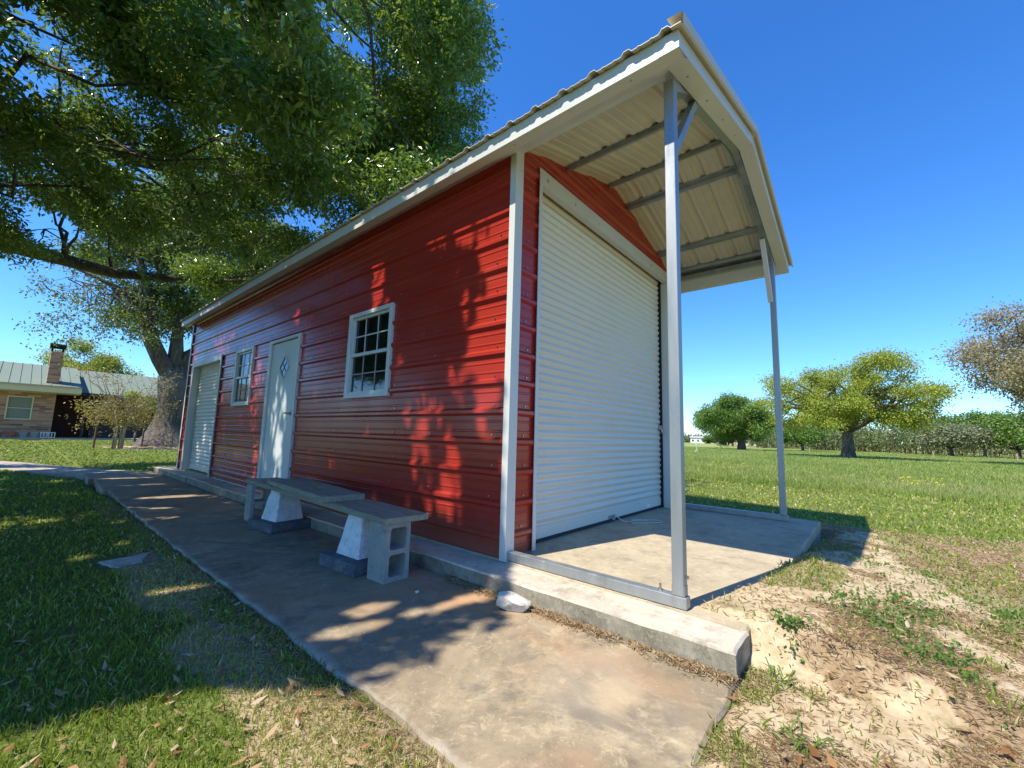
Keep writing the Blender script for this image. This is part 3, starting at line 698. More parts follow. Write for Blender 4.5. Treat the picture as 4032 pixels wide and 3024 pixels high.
# rock, pebble, flat stone in the lawn
def rock(name, c, sc, sd_, m):
    bm = bmesh.new(); bmesh.ops.create_icosphere(bm, subdivisions=4, radius=1)
    rr = np.random.default_rng(sd_); pl_ = [(Vector(rr.normal(size=3)).normalized(), rr.uniform(.62, .9)) for _ in range(16)]
    for v in bm.verts:
        p = v.co.copy()
        for nn, d in pl_:
            e = p.dot(nn) - d
            if e > 0: p -= nn * e
        p *= 1 + .05 * (float(vnoise(p.x + p.z, p.y - p.z, 5, sd_)) - .5); v.co = p
    for v in bm.verts: v.co = Vector((v.co.x * sc[0], v.co.y * sc[1], v.co.z * sc[2]))
    me = bpy.data.meshes.new(name); bm.to_mesh(me); bm.free(); me.materials.append(m)
    o = bpy.data.objects.new(name, me); col.objects.link(o); o.location = c; return o
o = rock("rock", (-.395, -.44, ZP + .036), (.125, .062, .062), 5, M['rock']); o.rotation_euler = (0, .1, -.95)
tag(o, "fist-sized pale broken rock on the path against the kerb", "rock")
o = rock("pebble", (-.62, .15, ZP + .008), (.014, .011, .010), 8, M['farwhite']); tag(o, "tiny white stone chip on the path near the block", "pebble")
o = rough_slab("paving_stone", [(-1.86, 2.36), (-1.54, 2.44), (-1.62, 2.16), (-1.80, 2.06)], -.2, -.130, M['strip'], amp=.03, step=.05)
tag(o, "flat grey stone sunk flush in the shaded lawn", "paving stone")

# ------------------------------------------------------------------ foliage builder
def leaves(name, C, per, size, spread, m, parent=None, reject=None, aspect=.42, droop=.1, sd_=1, colvar=None):
    """C (k,3) twig centres; per leaves each, one folded leaf face each"""
    g = np.random.default_rng(sd_); k = len(C); N_ = k * per
    P = np.repeat(C, per, 0) + g.normal(size=(N_, 3)) * spread * np.array([1, 1, .7])
    P[:, 2] -= np.abs(g.normal(size=N_)) * droop
    cv = np.repeat(g.random(k), per)
    if reject is not None:
        keep = ~reject(P); P = P[keep]; cv = cv[keep]; N_ = len(P)
    off = P - np.repeat(C, per, 0)[keep] if reject is not None else P - np.repeat(C, per, 0)
    off /= np.linalg.norm(off, axis=1, keepdims=True) + 1e-9
    d = off * 1.1 + g.normal(size=(N_, 3)) * .6; d[:, 2] -= .25; d /= np.linalg.norm(d, axis=1, keepdims=True)
    u = g.normal(size=(N_, 3)) * .8; u[:, 2] += .6; s = np.cross(d, u); s /= np.linalg.norm(s, axis=1, keepdims=True) + 1e-9; nn = np.cross(s, d)
    L = (size * g.uniform(.65, 1.25, N_))[:, None]; Wd = L * aspect / 2
    V = np.stack([P - d * L * .5, P + s * Wd + nn * L * .05, P + d * L * .5, P - s * Wd + nn * L * .05], 1).reshape(-1, 3)
    Q = np.arange(N_ * 4).reshape(-1, 4)
    r = np.clip(.55 * cv + .45 * g.random(N_), 0, 1)
    me = bpy.data.meshes.new(name); np_mesh(me, V, Q, {'rnd': r}, 'FACE', False); me.materials.append(m)
    o = bpy.data.objects.new(name, me); col.objects.link(o)
    if parent is not None: o.parent = parent
    return o
def clump_pts(g, centers, radii, n, shell=.55):
    """n twig centres spread over ellipsoid clumps, denser toward the outside"""
    radii = np.asarray(radii, float); a = radii[:, 0] * radii[:, 1]; idx = g.choice(len(centers), n, p=a / a.sum())
    d = g.normal(size=(n, 3)); d /= np.linalg.norm(d, axis=1, keepdims=True); r = g.random(n) ** shell
    return np.asarray(centers)[idx] + d * r[:, None] * radii[idx]
def wiggle(a, b, k, amp, g):
    a = np.array(a, float); b = np.array(b, float); pts = [a]; L = np.linalg.norm(b - a)
    for i in range(1, k): t = i / k; pts.append(a + (b - a) * t + g.normal(size=3) * amp * L * math.sin(math.pi * t))
    return pts + [b]

# sun-plane coordinates: used to leave the gaps in the crown that light the wall and path
e1 = np.array([.2344, .9721, 0.]); e1 /= np.linalg.norm(e1); Sn = np.array(SUN); e2 = np.cross(e1, Sn)
if e2[2] < 0: e2 = -e2
hg = np.random.default_rng(11)
HOLES = []   # (s, t, rs, rt)
def hole(s, t, a, b): HOLES.append((s, t, a, b))
for yy_, zz_, a, b in ((.03, 2.45, .13, .30), (.05, 2.0, .10, .35), (.06, 1.55, .08, .28), (.35, 2.80, .22, .13), (.55, 2.62, .12, .10), (.25, 2.35, .10, .16), (.28, 1.8, .10, .2), (1.92, 2.85, .09, .10), (1.86, 2.55, .05, .16), (1.88, 2.2, .06, .08),
                       (.16, 1.25, .05, .1), (1.22, 1.03, .05, .12), (1.06, .62, .06, .16), (1.14, .25, .05, .09), (.75, 1.02, .04, .1), (.65, .4, .05, .14), (.62, .85, .04, .16), (1.9, .8, .05, .16), (1.05, 1.0, .03, .2), (.45, .5, .04, .16), (3.1, 2.6, .05, .1), (4.0, .55, .08, .2), (4.25, .9, .05, .3), (2.5, .6, .04, .08)):
    p = np.array([0, yy_, zz_]); hole(p @ e1, p @ e2, a, b * .54 + .02)
for xx_, yy_, a, b in ((-.95, .15, .10, .20), (-.7, -.1, .08, .25), (-1.15, -.02, .10, .22), (-.45, -.15, .10, .2), (-1.7, 2.9, .16, .12), (-1.95, 2.6, .14, .12), (-1.6, 1.3, .08, .2), (-1.2, 3.9, .12, .2), (-.95, 4.6, .08, .3), (-.8, 5.6, .14, .4), (-.8, 6.5, .10, .4), (-.9, 7.4, .14, .4), (-.8, 8.6, .12, .5), (-2.1, 4.6, .12, .2), (-.15, 1.75, .03, .22), (-.12, 1.2, .03, .1), (-2.2, 9.6, .35, .6), (-2.9, 7.9, .45, .7), (-1.8, 7.6, .4, .35), (-2.3, 12, .4, .7), (-.8, 10.8, .16, .6), (.3, 11.6, .3, .7)):
    p = np.array([xx_, yy_, -.12]); hole(p @ e1, p @ e2, a, b * .84)
for k in range(60): hole(hg.uniform(.6, 13), hg.uniform(-9, 2), hg.uniform(.02, .09), hg.uniform(.03, .12))
SOFT = []
for yy_, zz_, a, b, pr_ in ((.10, 2.2, .16, .75, .85), (.35, 2.65, .32, .22, .7), (.2, 1.3, .16, .5, .75), (.85, .65, .46, .40, .55), (1.88, 2.5, .12, .38, .8), (.95, 2.75, .22, .14, .7), (.55, 1.7, .2, .5, .5), (4.15, .8, .3, .7, .5), (7.9, 1.2, .4, .8, .45), (5.0, .6, .2, .6, .45)):
    p = np.array([0, yy_, zz_]); SOFT.append((p @ e1, p @ e2, a, b * .54 + .02, pr_))
for k in range(64):
    p = np.array([0, hg.uniform(.4, 8.8), hg.uniform(.15, 2.0) if k % 3 else hg.uniform(.15, 1.0)]); hole(p @ e1, p @ e2, hg.uniform(.018, .045), hg.uniform(.06, .16))
def rejB(P):
    cell = vnoise(P @ e1, (P @ e2) * .45, 12.0, 91) * .75 + .35 * vnoise(P @ e1, P @ e2, 22.0, 92)
    s = P @ e1; t = P @ e2
    bad = s < np.interp(t, [-2.6, -2.0, -1.6, -1.2, -.87, -.45, -.17, .05], [-.30, -.34, -.42, -.66, -.80, -.62, -.3, .0]) + .16 * (vnoise(t * 1.0, s * 0, 2.6, 3) - .5)
    for a, b, ra, rb, pr_ in SOFT: bad |= (((s - a) / ra) ** 2 + ((t - b) / rb) ** 2 < 1) & (cell < pr_)
    for a, b, ra, rb in HOLES: bad |= ((s - a) / ra) ** 2 + ((t - b) / rb) ** 2 < 1
    return bad
def lowlimit(P):
    """underside of the crown rises with distance from the camera side"""
    d = np.hypot(P[:, 0] + 2.4, P[:, 1] + 2.1); return P[:, 2] - (fbm(P[:, 0], P[:, 1], .7, 171) - .5) * 2.4 < np.where(P[:, 0] < -3.6, 2.3, np.maximum(3.4, .9 + .248 * d))

# --- the big oak overhead (trunk out of the frame to the left)
g = np.random.default_rng(3)
tB = empty("oak_tree", (-6.2, 8.0, -.15)); tag(tB, "huge dark green oak crown spreading overhead above the red shed, trunk out of view", "tree")
mb = MB(); T0 = np.array([-6.2, 8.0, -.2])
def loc(pts, o_): return [tuple(np.array(p) - np.array(o_)) for p in pts]
OB = (-6.2, 8.0, -.15)
mb.tube(loc([(-6.2, 8, -.3), (-6.2, 8, .2), (-6.15, 8, 1.5), (-6.1, 8.05, 3.2), (-6, 8.1, 4.2)], OB), [.95, .68, .55, .55, .5], 14, wob=.12)
cB = []; rB = []
tries = 0
while len(cB) < 190 and tries < 20000:
    tries += 1
    a = g.uniform(0, 2 * math.pi); q = g.random() ** .5; x = -4 + 8.3 * q * math.cos(a); y = 7.5 + 6.8 * q * math.sin(a)
    top = 6.9 + (1.5 + 4.6 * float(sstep(x, -2.2, 1.4))) * math.sqrt(max(0, 1 - q * q * .94)); bot = max(5.0 - q * .9, .9 + .29 * math.hypot(x + 2.4, y + 2.1) + .9)
    if x < -4.5: bot = 3.0 + (1.5 if q < .4 else 0)
    if top < bot: continue
    z = g.uniform(bot, top) if g.random() < .55 else (top - g.random() * .8 if g.random() < .6 else bot + g.random() * .6)
    r = g.uniform(.5, 1.15)
    if min([math.dist((x, y, z), c_) for c_ in cB] + [9]) < .75: continue
    cB.append((x, y, z)); rB.append((r, r, r * .72))
for p_ in ((-4.6,8.6,3.2),(-5.2,10,3.4),(-4.3,10.5,3.6),(-6,11.5,3.8),(-5,12,3.6),(-4.0,7.2,3.0),(-6.5,13,3.6),(-4.2,9.4,4.2),(-3.2,12.2,4.75),(-2.2,13.4,4.9),(-1.2,13.2,5.0),(-.2,13.6,5.2),(.9,12.6,5.2),(-2.4,11.2,5.0),(2.2,12.0,5.6),(2.6,4.2,7.4),(2.3,3.8,8.6),(2.9,4.9,9.2),(1.8,4.4,7.2),(1.6,3.9,9.6),(3.0,5.5,8.0),(2.4,4.6,6.6),(.9,4.6,6.4),(.6,5.6,5.9),(1.6,6.2,6.3),(2.9,6.4,6.8),(2.0,3.4,10.2)): cB.append(p_); rB.append((1.0,1.0,.75))
for gx_, gy_ in ((-2.7,.9),(-2.1,.85),(-1.6,.7),(-1.15,.35),(-.6,.3),(-.9,1.2),(-1.6,1.6),(-2.3,1.8),(-3,1.3),(-3,2.3),(-.2,.6),(-.5,2.2),(-1.2,2.6),(-3.6,1.6),(-.1,1.6),(.3,2.6),(-2,3),(.4,3.6),(-.6,3.6)):
    z_ = 5.2 + 1.3 * g.random(); cB.append((gx_ - .622 * z_, gy_ + .15 * z_, z_)); rB.append((.85, .85, .6))
mains = [[(-6, 8.1, 4.0), (-4.6, 11, 4.5), (-3.0, 13.1, 5.0), (-1.0, 13.9, 5.1), (1.0, 13.2, 5.3), (3.2, 11.6, 6.2)],
         [(-6, 8.1, 4.0), (-4.2, 9.0, 5.4), (-2.6, 9.9, 6.4), (-.8, 10.4, 7.0), (1.4, 9.6, 8.0), (3, 8.2, 9)],
         [(-6, 8.1, 4.1), (-5.4, 6.4, 6.0), (-4.2, 4.6, 7.2), (-2.4, 3.4, 8.2), (-.8, 2.8, 9)],
         [(-6, 8.1, 4.1), (-4.6, 7.2, 6.6), (-2.4, 6.6, 8.6), (.2, 6.2, 10.0), (2.4, 5.6, 11)],
         [(-6, 8.1, 4.1), (-7.5, 6.4, 6.4), (-9, 5, 8)], [(-6, 8.1, 4.1), (-8, 9.6, 6.4), (-10, 11, 8)], [(-6, 8.1, 4.1), (-6.2, 8.6, 7), (-5.4, 9.2, 11)]]
nodes = []
for L in mains:
    rr = np.linspace(.27, .05, len(L)); mb.tube(loc(L, OB), list(rr), 10, wob=.12)
    for p, q in zip(L[1:], L[2:] + [L[-1]]): nodes += [(np.array(p), .1), ((np.array(p) + np.array(q)) / 2, .08)]
for c_ in cB:
    j = min(range(len(nodes)), key=lambda i_: np.linalg.norm(nodes[i_][0] - np.array(c_)) + (0 if nodes[i_][0][2] < c_[2] + .5 else 3))
    L = wiggle(nodes[j][0], c_, 6, .04, g); mb.tube(loc(L, OB), [.055, .045, .036, .028, .02, .014, .008], 6)
    if rejB(np.array([c_]))[0] or (abs(c_[0] - 3) < .9 and c_[2] > 8.5): continue
    for _ in range(5):
        e = np.array(c_) + np.clip(g.normal(size=3), -1.3, 1.3) * np.array([.4, .4, .25]); mb.tube(loc(wiggle(c_, e, 2, .1, g), OB), [.016, .011, .005], 4)
mb.build("trunk", M['bark'], tB, smooth=True)
def inframe(P):   # part of the crown near enough to read single leaves
    return (P[:, 0] > -3.4)
Ct = clump_pts(g, cB, rB, 46000, .5); Ct = Ct[~lowlimit(Ct)]
inf = inframe(Ct); Cn = Ct[inf] ; Cf = Ct[~inf]
Cn = Cn[:32000]
OBv = np.array(OB)
def clump_gaps(P):   # pockets of air between the leafy sprays
    a = vnoise(P[:, 0] + P[:, 2] * .7, P[:, 1] - P[:, 2] * .6, 1.25, 181); b = vnoise(P[:, 0] - P[:, 1] * .5, P[:, 2], 1.35, 182); c_ = vnoise(P[:, 0] + P[:, 2], P[:, 1] + P[:, 2] * .5, 3.2, 183)
    return (a * .42 + b * .36 + c_ * .22) < .44
def leavesB(name, C, per, size, spread, sd_, gaps=False):
    if gaps: C = C[~clump_gaps(C)]
    o = leaves(name, C, per, size, spread, M['leafB'], None, lambda P: rejB(P) | lowlimit(P), .38, .05, sd_)
    o.data.transform(Matrix.Translation(-Vector(OB))); o.parent = tB; return o
leavesB("crown", Cn, 25, .105, .10, 5, True)
leavesB("crown", Cf[:15000], 16, .18, .2, 6)

# --- generic tree
def tree(name, base, trunk_r, fork_h, crown_c, crown_r, nclump, ntwig, per, size, m, label, cat="tree", group=None, sd_=1, spread=.3, low=None, limbs=None, clumpr=(.18, .3), flat=.8, barkm=None, hemi=False):
    g = np.random.default_rng(sd_); t = empty(name, base); tag(t, label, cat, group); B = np.array(base)
    cc = np.array(crown_c) - B; cr = np.array(crown_r)
    mb = MB(); lean = g.normal(size=2) * .05
    if limbs is None:
        fk = np.array([lean[0] * fork_h, lean[1] * fork_h, fork_h])
        mb.tube([(0, 0, -.3), (0, 0, .05), (lean[0], lean[1], fork_h * .4), tuple(fk)], [trunk_r * 1.7, trunk_r * 1.25, trunk_r, trunk_r * .9], 10, wob=.1)
        starts = [fk]
    else: starts = limbs(mb, B)
    cs = []; rs = []; k = 0
    while len(cs) < nclump and k < 9000:
        k += 1
        d = g.normal(size=3); d /= np.linalg.norm(d)
        if hemi and d[2] < -.25: continue
        p = cc + d * cr * g.uniform(.35, .92)
        if low is not None and p[2] + B[2] < low: continue
        r = g.uniform(*clumpr) * cr[0]; cs.append(p); rs.append((r, r, r * flat))
    for c_ in cs[:80]:
        s_ = min(starts, key=lambda q: np.linalg.norm(np.array(q) - c_)); L = wiggle(s_, c_, 4, .08, g); r0 = trunk_r * .32
        mb.tube(L, [r0, r0 * .7, r0 * .45, r0 * .3, r0 * .12], 6)
    mb.build("trunk", barkm or M['bark'], t, smooth=True)
    P = clump_pts(g, cs, rs, ntwig, .5)
    leaves("crown", P, per, size, spread, m, t, None, .5, spread * .4, sd_ + 50)
    return t
# oak with the thick leaning trunk behind the shed
def limbsA(mb, B):
    D = lambda L: [tuple(np.array(p) - B) for p in L]
    mb.tube(D([(2.85, 26, -.4), (2.85, 26, .0), (2.85, 26, .45), (2.9, 26, 1.2), (2.95, 26, 2.2), (2.9, 26, 3.2), (2.8, 26, 4.0)]), [1.7, 1.18, .86, .62, .60, .68, .55], 16, wob=.10)
    for a in np.linspace(0, 6.28, 9)[:-1]:
        mb.tube(D([(2.85 + 1.9 * math.cos(a), 26 + 1.9 * math.sin(a), -.38), (2.85 + 1.1 * math.cos(a), 26 + 1.1 * math.sin(a), -.08), (2.85 + .5 * math.cos(a), 26 + .5 * math.sin(a), .6)]), [.06, .15, .20], 8, wob=.1)
    mb.tube(D([(2.75, 26, 3.5), (2.2, 25.9, 4.3), (1.75, 25.8, 5.2), (1.55, 25.8, 6.2), (1.4, 25.6, 7.5), (.6, 25, 9.5)]), [.45, .38, .34, .3, .24, .12], 12, wob=.08)
    mb.tube(D([(2.9, 26, 3.6), (2.85, 26, 4.6), (2.8, 26, 5.8), (2.9, 25.8, 6.8), (3.3, 25.4, 7.8), (4.6, 24.6, 8.8), (6.5, 23.8, 10)]), [.45, .34, .26, .24, .24, .2, .12], 12, wob=.08)
    mb.tube(D([(3.0, 26, 3.6), (3.4, 26, 4.7), (4.3, 26, 5.5), (6.2, 25.6, 6.2), (8, 25, 7)]), [.4, .32, .26, .2, .1], 10, wob=.08)
    mb.tube(D([(1.55, 25.8, 6.0), (1.0, 25.6, 6.9), (.2, 25.2, 7.4), (-1.4, 24.6, 7.8)]), [.2, .16, .12, .06], 8)
    mb.tube(D([(1.7, 25.8, 5.4), (1.2, 25.2, 6.2), (.9, 24.8, 8)]), [.16, .12, .06], 8)
    return [np.array(p) - B for p in ((.6, 25, 9.5), (1.4, 25.6, 7.5), (6.5, 23.8, 10), (3.3, 25.4, 7.8), (-1.4, 24.6, 7.8), (8, 25, 7), (4.6, 24.6, 8.8))]
tree("oak_tree", (2.85, 26, -.15), .6, 4, (4.4, 26.5, 10), (7.0, 7.0, 5.0), 70, 8000, 16, .17, M['leafA'], "old oak with a thick forked trunk standing past the far end of the shed", sd_=21, spread=.28, low=5.6, limbs=limbsA, clumpr=(.12, .24))
g = np.random.default_rng(77); tA = bpy.data.objects["oak_tree.001"]; Cs = []; mb = MB()
for k in range(34):
    q = (g.uniform(-2.2, 1.6), g.uniform(22.5, 26), g.uniform(4.6, 7.2)); b_ = (.2 + g.normal() * .8, 25.0, 7.3)
    mb.tube([tuple(np.array(p) - np.array((2.85, 26, -.15))) for p in wiggle(b_, q, 4, .1, g)], [.03, .02, .014, .01, .006], 4)
    for _ in range(7): Cs.append(np.array(q) + g.normal(size=3) * np.array([.45, .4, .3]) - np.array((2.85, 26, -.15)))
mb.build("branches", M['bark'], tA)
leaves("outer_sprays", np.array(Cs), 16, .13, .16, M['leafA'], tA, None, .5, .1, 78)
# crape myrtle and its stakes
def shrub(base):
    g = np.random.default_rng(5); t = empty("crape_myrtle", base); tag(t, "small many-stemmed crape myrtle with bronze new leaves in front of the oak trunk", "shrub")
    mb = MB(); tips = []
    for k in range(6):
        a = k * 1.05 + g.uniform(-.2, .2); r0 = .10 + .08 * g.random(); sp = g.uniform(.35, .75)
        p0 = (r0 * math.cos(a), r0 * math.sin(a), -.1); p1 = (sp * .35 * math.cos(a), sp * .35 * math.sin(a), .9); p2 = (sp * math.cos(a), sp * math.sin(a), 1.7)
        mb.tube([p0, p1, p2], [.034, .028, .022], 7)
        for j in range(4):
            b = a + g.uniform(-1.1, 1.1); q = (p2[0] + g.uniform(.3, 1.0) * math.cos(b), p2[1] + g.uniform(.3, 1.0) * math.sin(b), 1.7 + g.uniform(.1, 1.3))
            mb.tube(wiggle(p2, q, 3, .08, g), [.022, .018, .013, .009], 5)
            for _ in range(4):
                e = (q[0] + g.normal() * .45, q[1] + g.normal() * .45, q[2] + g.uniform(-.3, .7)); mb.tube(wiggle(q, e, 2, .1, g), [.009, .006, .003], 4); tips.append(e)
            for _ in range(3):
                e = (p2[0] + g.normal() * .6, p2[1] + g.normal() * .6, 1.25 + g.uniform(-.1, .9)); mb.tube(wiggle(p2, e, 2, .1, g), [.010, .006, .003], 4); tips.append(e); tips.append(tuple(np.array(e) + g.normal(size=3) * .2))
    mb.build("stem", M['twig'], t, smooth=True)
    T = np.array([p for p in tips if p[2] < 2.15 or g.random() < .25]); leaves("foliage", np.repeat(T, 3, 0) + g.normal(size=(len(T) * 3, 3)) * .15, 9, .08, .12, M['leafO'], t, None, .6, .03, 9)
shrub((.62, 22.6, -.15))
for x, y in ((-.02, 23.6), (1.72, 24.6)):
    mb = MB(); mb.tube([(0, 0, -.2), (.04, 0, 2.0)], [.04, .036], 8)
    o = mb.build("wooden_stake", M['stake']); o.location = (x, y, -.15)
    tag(o, "bare brown stake standing left of the crape myrtle" if x < 1 else "bare brown stake standing right of the crape myrtle, beside the oak", "stake", "stakes by the crape myrtle")
tree("bush", (2.3, 30.5, -.15), .06, .6, (2.35, 30.5, 2.1), (.9, .8, 1.0), 10, 500, 12, .10, M['leafY'], "yellow-green leafy bush peeking out left of the oak trunk", "bush", sd_=31, spread=.14)
tree("broadleaf_tree", (2.0, 52, -.3), .25, 3, (2.0, 52, 5.6), (4.2, 3, 2.9), 24, 2600, 12, .2, M['leafY'], "pale yellow-green tree rising behind the brick house and its chimney", sd_=32, spread=.3)

# ------------------------------------------------------------------ brick house
hx = empty("brick_house", (-8, 38, -.15)); tag(hx, "low brick house with green metal roof, cream fascia and tall chimney", "house")
def rel(mb): 
    mb.v = [(v[0] + 8, v[1] - 38, v[2] + .15) for v in mb.v]; return mb
mb = MB(); mb.box((-16, 38, -.4), (-2.72, 44, 2.72)); mb.box((-2.72, 38, -.4), (-1.72, 44, 1.06)); mb.box((-2.72, 38, 2.42), (-1.72, 44, 2.72)); mb.box((-1.72, 38, -.4), (-.75, 44, 2.72)); rel(mb).build("wall", M['brick'], hx)
mb = MB(); mb.box((-.75, 43, -.4), (9, 44.5, 2.8)); mb.box((-.749, 38.4, 2.70), (9, 43, 2.76)); rel(mb).build("porch_wall", M['wall_red'], hx)
mb = MB(); mb.box((1.4, 42.9, -.2), (7, 42.99, 1.0)); rel(mb).build("porch_panel", mat('porch_grey', (.1, .08, .09), .7), hx)
mb = MB(); mb.box((-2.72, 38.06, 1.06), (-1.72, 38.2, 2.42)); wn = rel(mb).build("window", mat('window_blind', (.25, .25, .18), .6), hx)
mb = MB(); mb.box((-2.76, 37.97, 1.02), (-2.70, 38.05, 2.46)); mb.box((-1.74, 37.97, 1.02), (-1.68, 38.05, 2.46)); mb.box((-2.70, 37.97, 2.40), (-1.74, 38.05, 2.46)); mb.box((-2.70, 37.97, 1.02), (-1.74, 38.05, 1.08)); mb.box((-2.70, 37.98, 1.70), (-1.74, 38.04, 1.74)); rel(mb).build("frame", M['cream'], wn)
mb = MB()
mb.add([(-18, 37.1, 3.25), (.3, 37.1, 3.15), (.3, 43, 4.95), (-18, 43, 5.05)], [[0, 1, 2, 3]])
mb.add([(-18, 37.1, 3.19), (.3, 37.1, 3.09), (.3, 43, 4.89), (-18, 43, 4.99)], [[3, 2, 1, 0]])
for k in range(41):
    x = -17.8 + k * .44; zl = 3.25 - (x + 18) / 18.3 * .1; mb.bar((x, 37.12, zl + .02), (x, 43, zl + 1.82), .03, .05)
rf = rel(mb).build("roof", M['groof'], hx)
mb = MB(); mb.add([(.31, 39.5, 3.0), (14, 39.5, 3.0), (14, 44.5, 5.0), (.31, 44.5, 4.98)], [[0, 1, 2, 3]]); mb.add([(.31, 39.5, 2.95), (14, 39.5, 2.95), (14, 44.5, 4.95), (.31, 44.5, 4.93)], [[3, 2, 1, 0]])
for k in range(30):
    x = .5 + k * .45; mb.bar((x, 39.5, 3.02), (x, 44.5, 5.02), .03, .05)
rel(mb).build("porch_roof", M['groof'], hx)
mb = MB(); mb.box((-18, 37.06, 2.78), (.3, 37.09, 3.14)); mb.add([(-18, 37.09, 2.78), (.3, 37.09, 2.78), (.3, 38, 2.72), (-18, 38, 2.72)], [[3, 2, 1, 0]]); mb.mi = 1; mb.box((-18, 36.98, 3.10), (.3, 37.055, 3.2)); rel(mb).build("fascia", [M['cream'], mat('orange_drip_edge', (.6, .42, .25), .6)], hx)
mb = MB(); mb.box((.31, 39.3, 2.76), (14, 39.45, 2.96)); rel(mb).build("porch_fascia", M['bark'], hx)
mb = MB(); mb.box((-1.28, 37.8, 3.2), (-.72, 38.6, 5.45)); mb.mi = 1; mb.box((-1.36, 37.72, 5.72), (-.64, 38.68, 5.95)); mb.box((-1.28, 37.8, 5.45), (-1.20, 38.6, 5.72)); mb.box((-.80, 37.8, 5.45), (-.72, 38.6, 5.72)); rel(mb).build("chimney", [M['brick'], M['void']], rf)
mb = MB(); mb.box((-18, 36.6, -.35), (14, 38, -.06)); rel(mb).build("terrace", M['pathdark'], hx)
mb = MB(); mb.tube([(.75, 39.5, -.1), (.75, 39.5, 2.8)], .07, 8); rel(mb).build("porch_post", M['bark'], hx)
mb = MB(); mb.tube([(6, 39.5, -.1), (6, 39.5, 2.8)], .07, 8); rel(mb).build("porch_post", M['bark'], hx)
gp = "containers along the house terrace"
def pot(x, r, h, m, label, sq=False):
    mb = MB()
    if sq: mb.box((-r, -r, 0), (r, r, h * .15)); mb.add([(-r * .8, -r * .8, h * .15), (r * .8, -r * .8, h * .15), (r * .8, r * .8, h * .15), (-r * .8, r * .8, h * .15), (-r, -r, h), (r, -r, h), (r, r, h), (-r, r, h)], [(0, 1, 5, 4), (1, 2, 6, 5), (2, 3, 7, 6), (3, 0, 4, 7)])
    else: mb.lathe([(r * .62, 0), (r * .9, h * .8), (r, h * .8), (r, h), (r * .88, h), (r * .8, h * .5), (0, h * .5)], n=18)
    o = mb.build("plant_pot", m); o.location = (x, 37.2, -.06); tag(o, label, "pot", gp)
pot(-2.85, .17, .32, M['terra'], "left one of the two terracotta pots on the house terrace")
pot(-2.35, .19, .35, M['terra'], "right one of the two terracotta pots on the house terrace")
pot(-1.9, .16, .32, M['block'], "pale square planter right of the terracotta pots", True)
pot(-1.45, .16, .35, M['block'], "pale square planter beside the pierced blocks", True)
for k, (x, z) in enumerate(((-1.05, -.06), (-.72, -.06))):
    mb = MB(); w2 = .15; mb.box((-w2, -.1, 0), (w2, .1, .04)); mb.box((-w2, -.1, .3), (w2, .1, .34))
    for xx in (-w2, -.02, w2 - .04): mb.box((xx, -.1, .04), (xx + .04, .1, .3))
    o = mb.build("breeze_block", M['farwhite']); o.location = (x, 37.15, z); tag(o, ["left white pierced block by the dark porch opening", "right white pierced block by the dark porch opening"][k], "block", gp)

# ------------------------------------------------------------------ the field side
def place(az, el, d):   # a spot at compass angle az seen from the shed corner side, distance d
    return (CAM.x + math.sin(R_(az)) * d, CAM.y + math.cos(R_(az)) * d)
def gzf(x, y): return float(gz(np.array([x]), np.array([y]))[0])
x, y = 42.3, -.5; zg = gzf(x, y)
def limbsM(mb, B):
    mb.tube([(0, 0, -.3), (0, 0, .1), (0, 0, .8), (.05, 0, 2.0), (0, .1, 2.7)], [.8, .55, .42, .38, .42], 12, wob=.1)
    S = []
    for a, l, h in ((0.2, 2.2, 4.6), (1.5, 2.4, 4.3), (2.6, 2.3, 4.5), (3.7, 2.4, 4.2), (4.9, 2.6, 4.0), (5.7, 1.4, 5)):
        p = (l * math.cos(a), l * math.sin(a), h); mb.tube([(0, 0, 2.3), (l * .45 * math.cos(a), l * .45 * math.sin(a), 2.6 + (h - 3) * .35), p], [.36, .26, .18], 8, wob=.1); S.append(np.array(p))
    return S
tree("oak_tree", (x, y, zg), .45, 2.6, (x, y, 5.0), (6.0, 7.2, 4.1), 110, 7200, 12, .165, M['leafY'], "broad yellow-green oak alone in the field beyond the porch", sd_=41, spread=.30, low=2.5, limbs=limbsM, clumpr=(.10, .19), flat=.6)
x, y = 78.0, 15.0; zg = gzf(x, y)
tree("oak_tree", (x, y, zg), .6, 2.5, (x, y + .5, 4.9), (7, 7.6, 4.4), 60, 5500, 14, .30, M['leafG'], "rounded dark green oak between the porch posts in the field", sd_=42, spread=.42, low=1.3, clumpr=(.14, .24))
x, y = place(103.2, 0, 46); zg = gzf(x, y)
tree("budding_tree", (x, y, zg), .4, 3.2, (x, y, 7.0), (6.0, 6.6, 4.6), 80, 7000, 12, .19, M['leafR'], "tall brownish budding tree cut off by the right edge of the view", sd_=43, spread=.42, low=3.2, clumpr=(.12, .22))
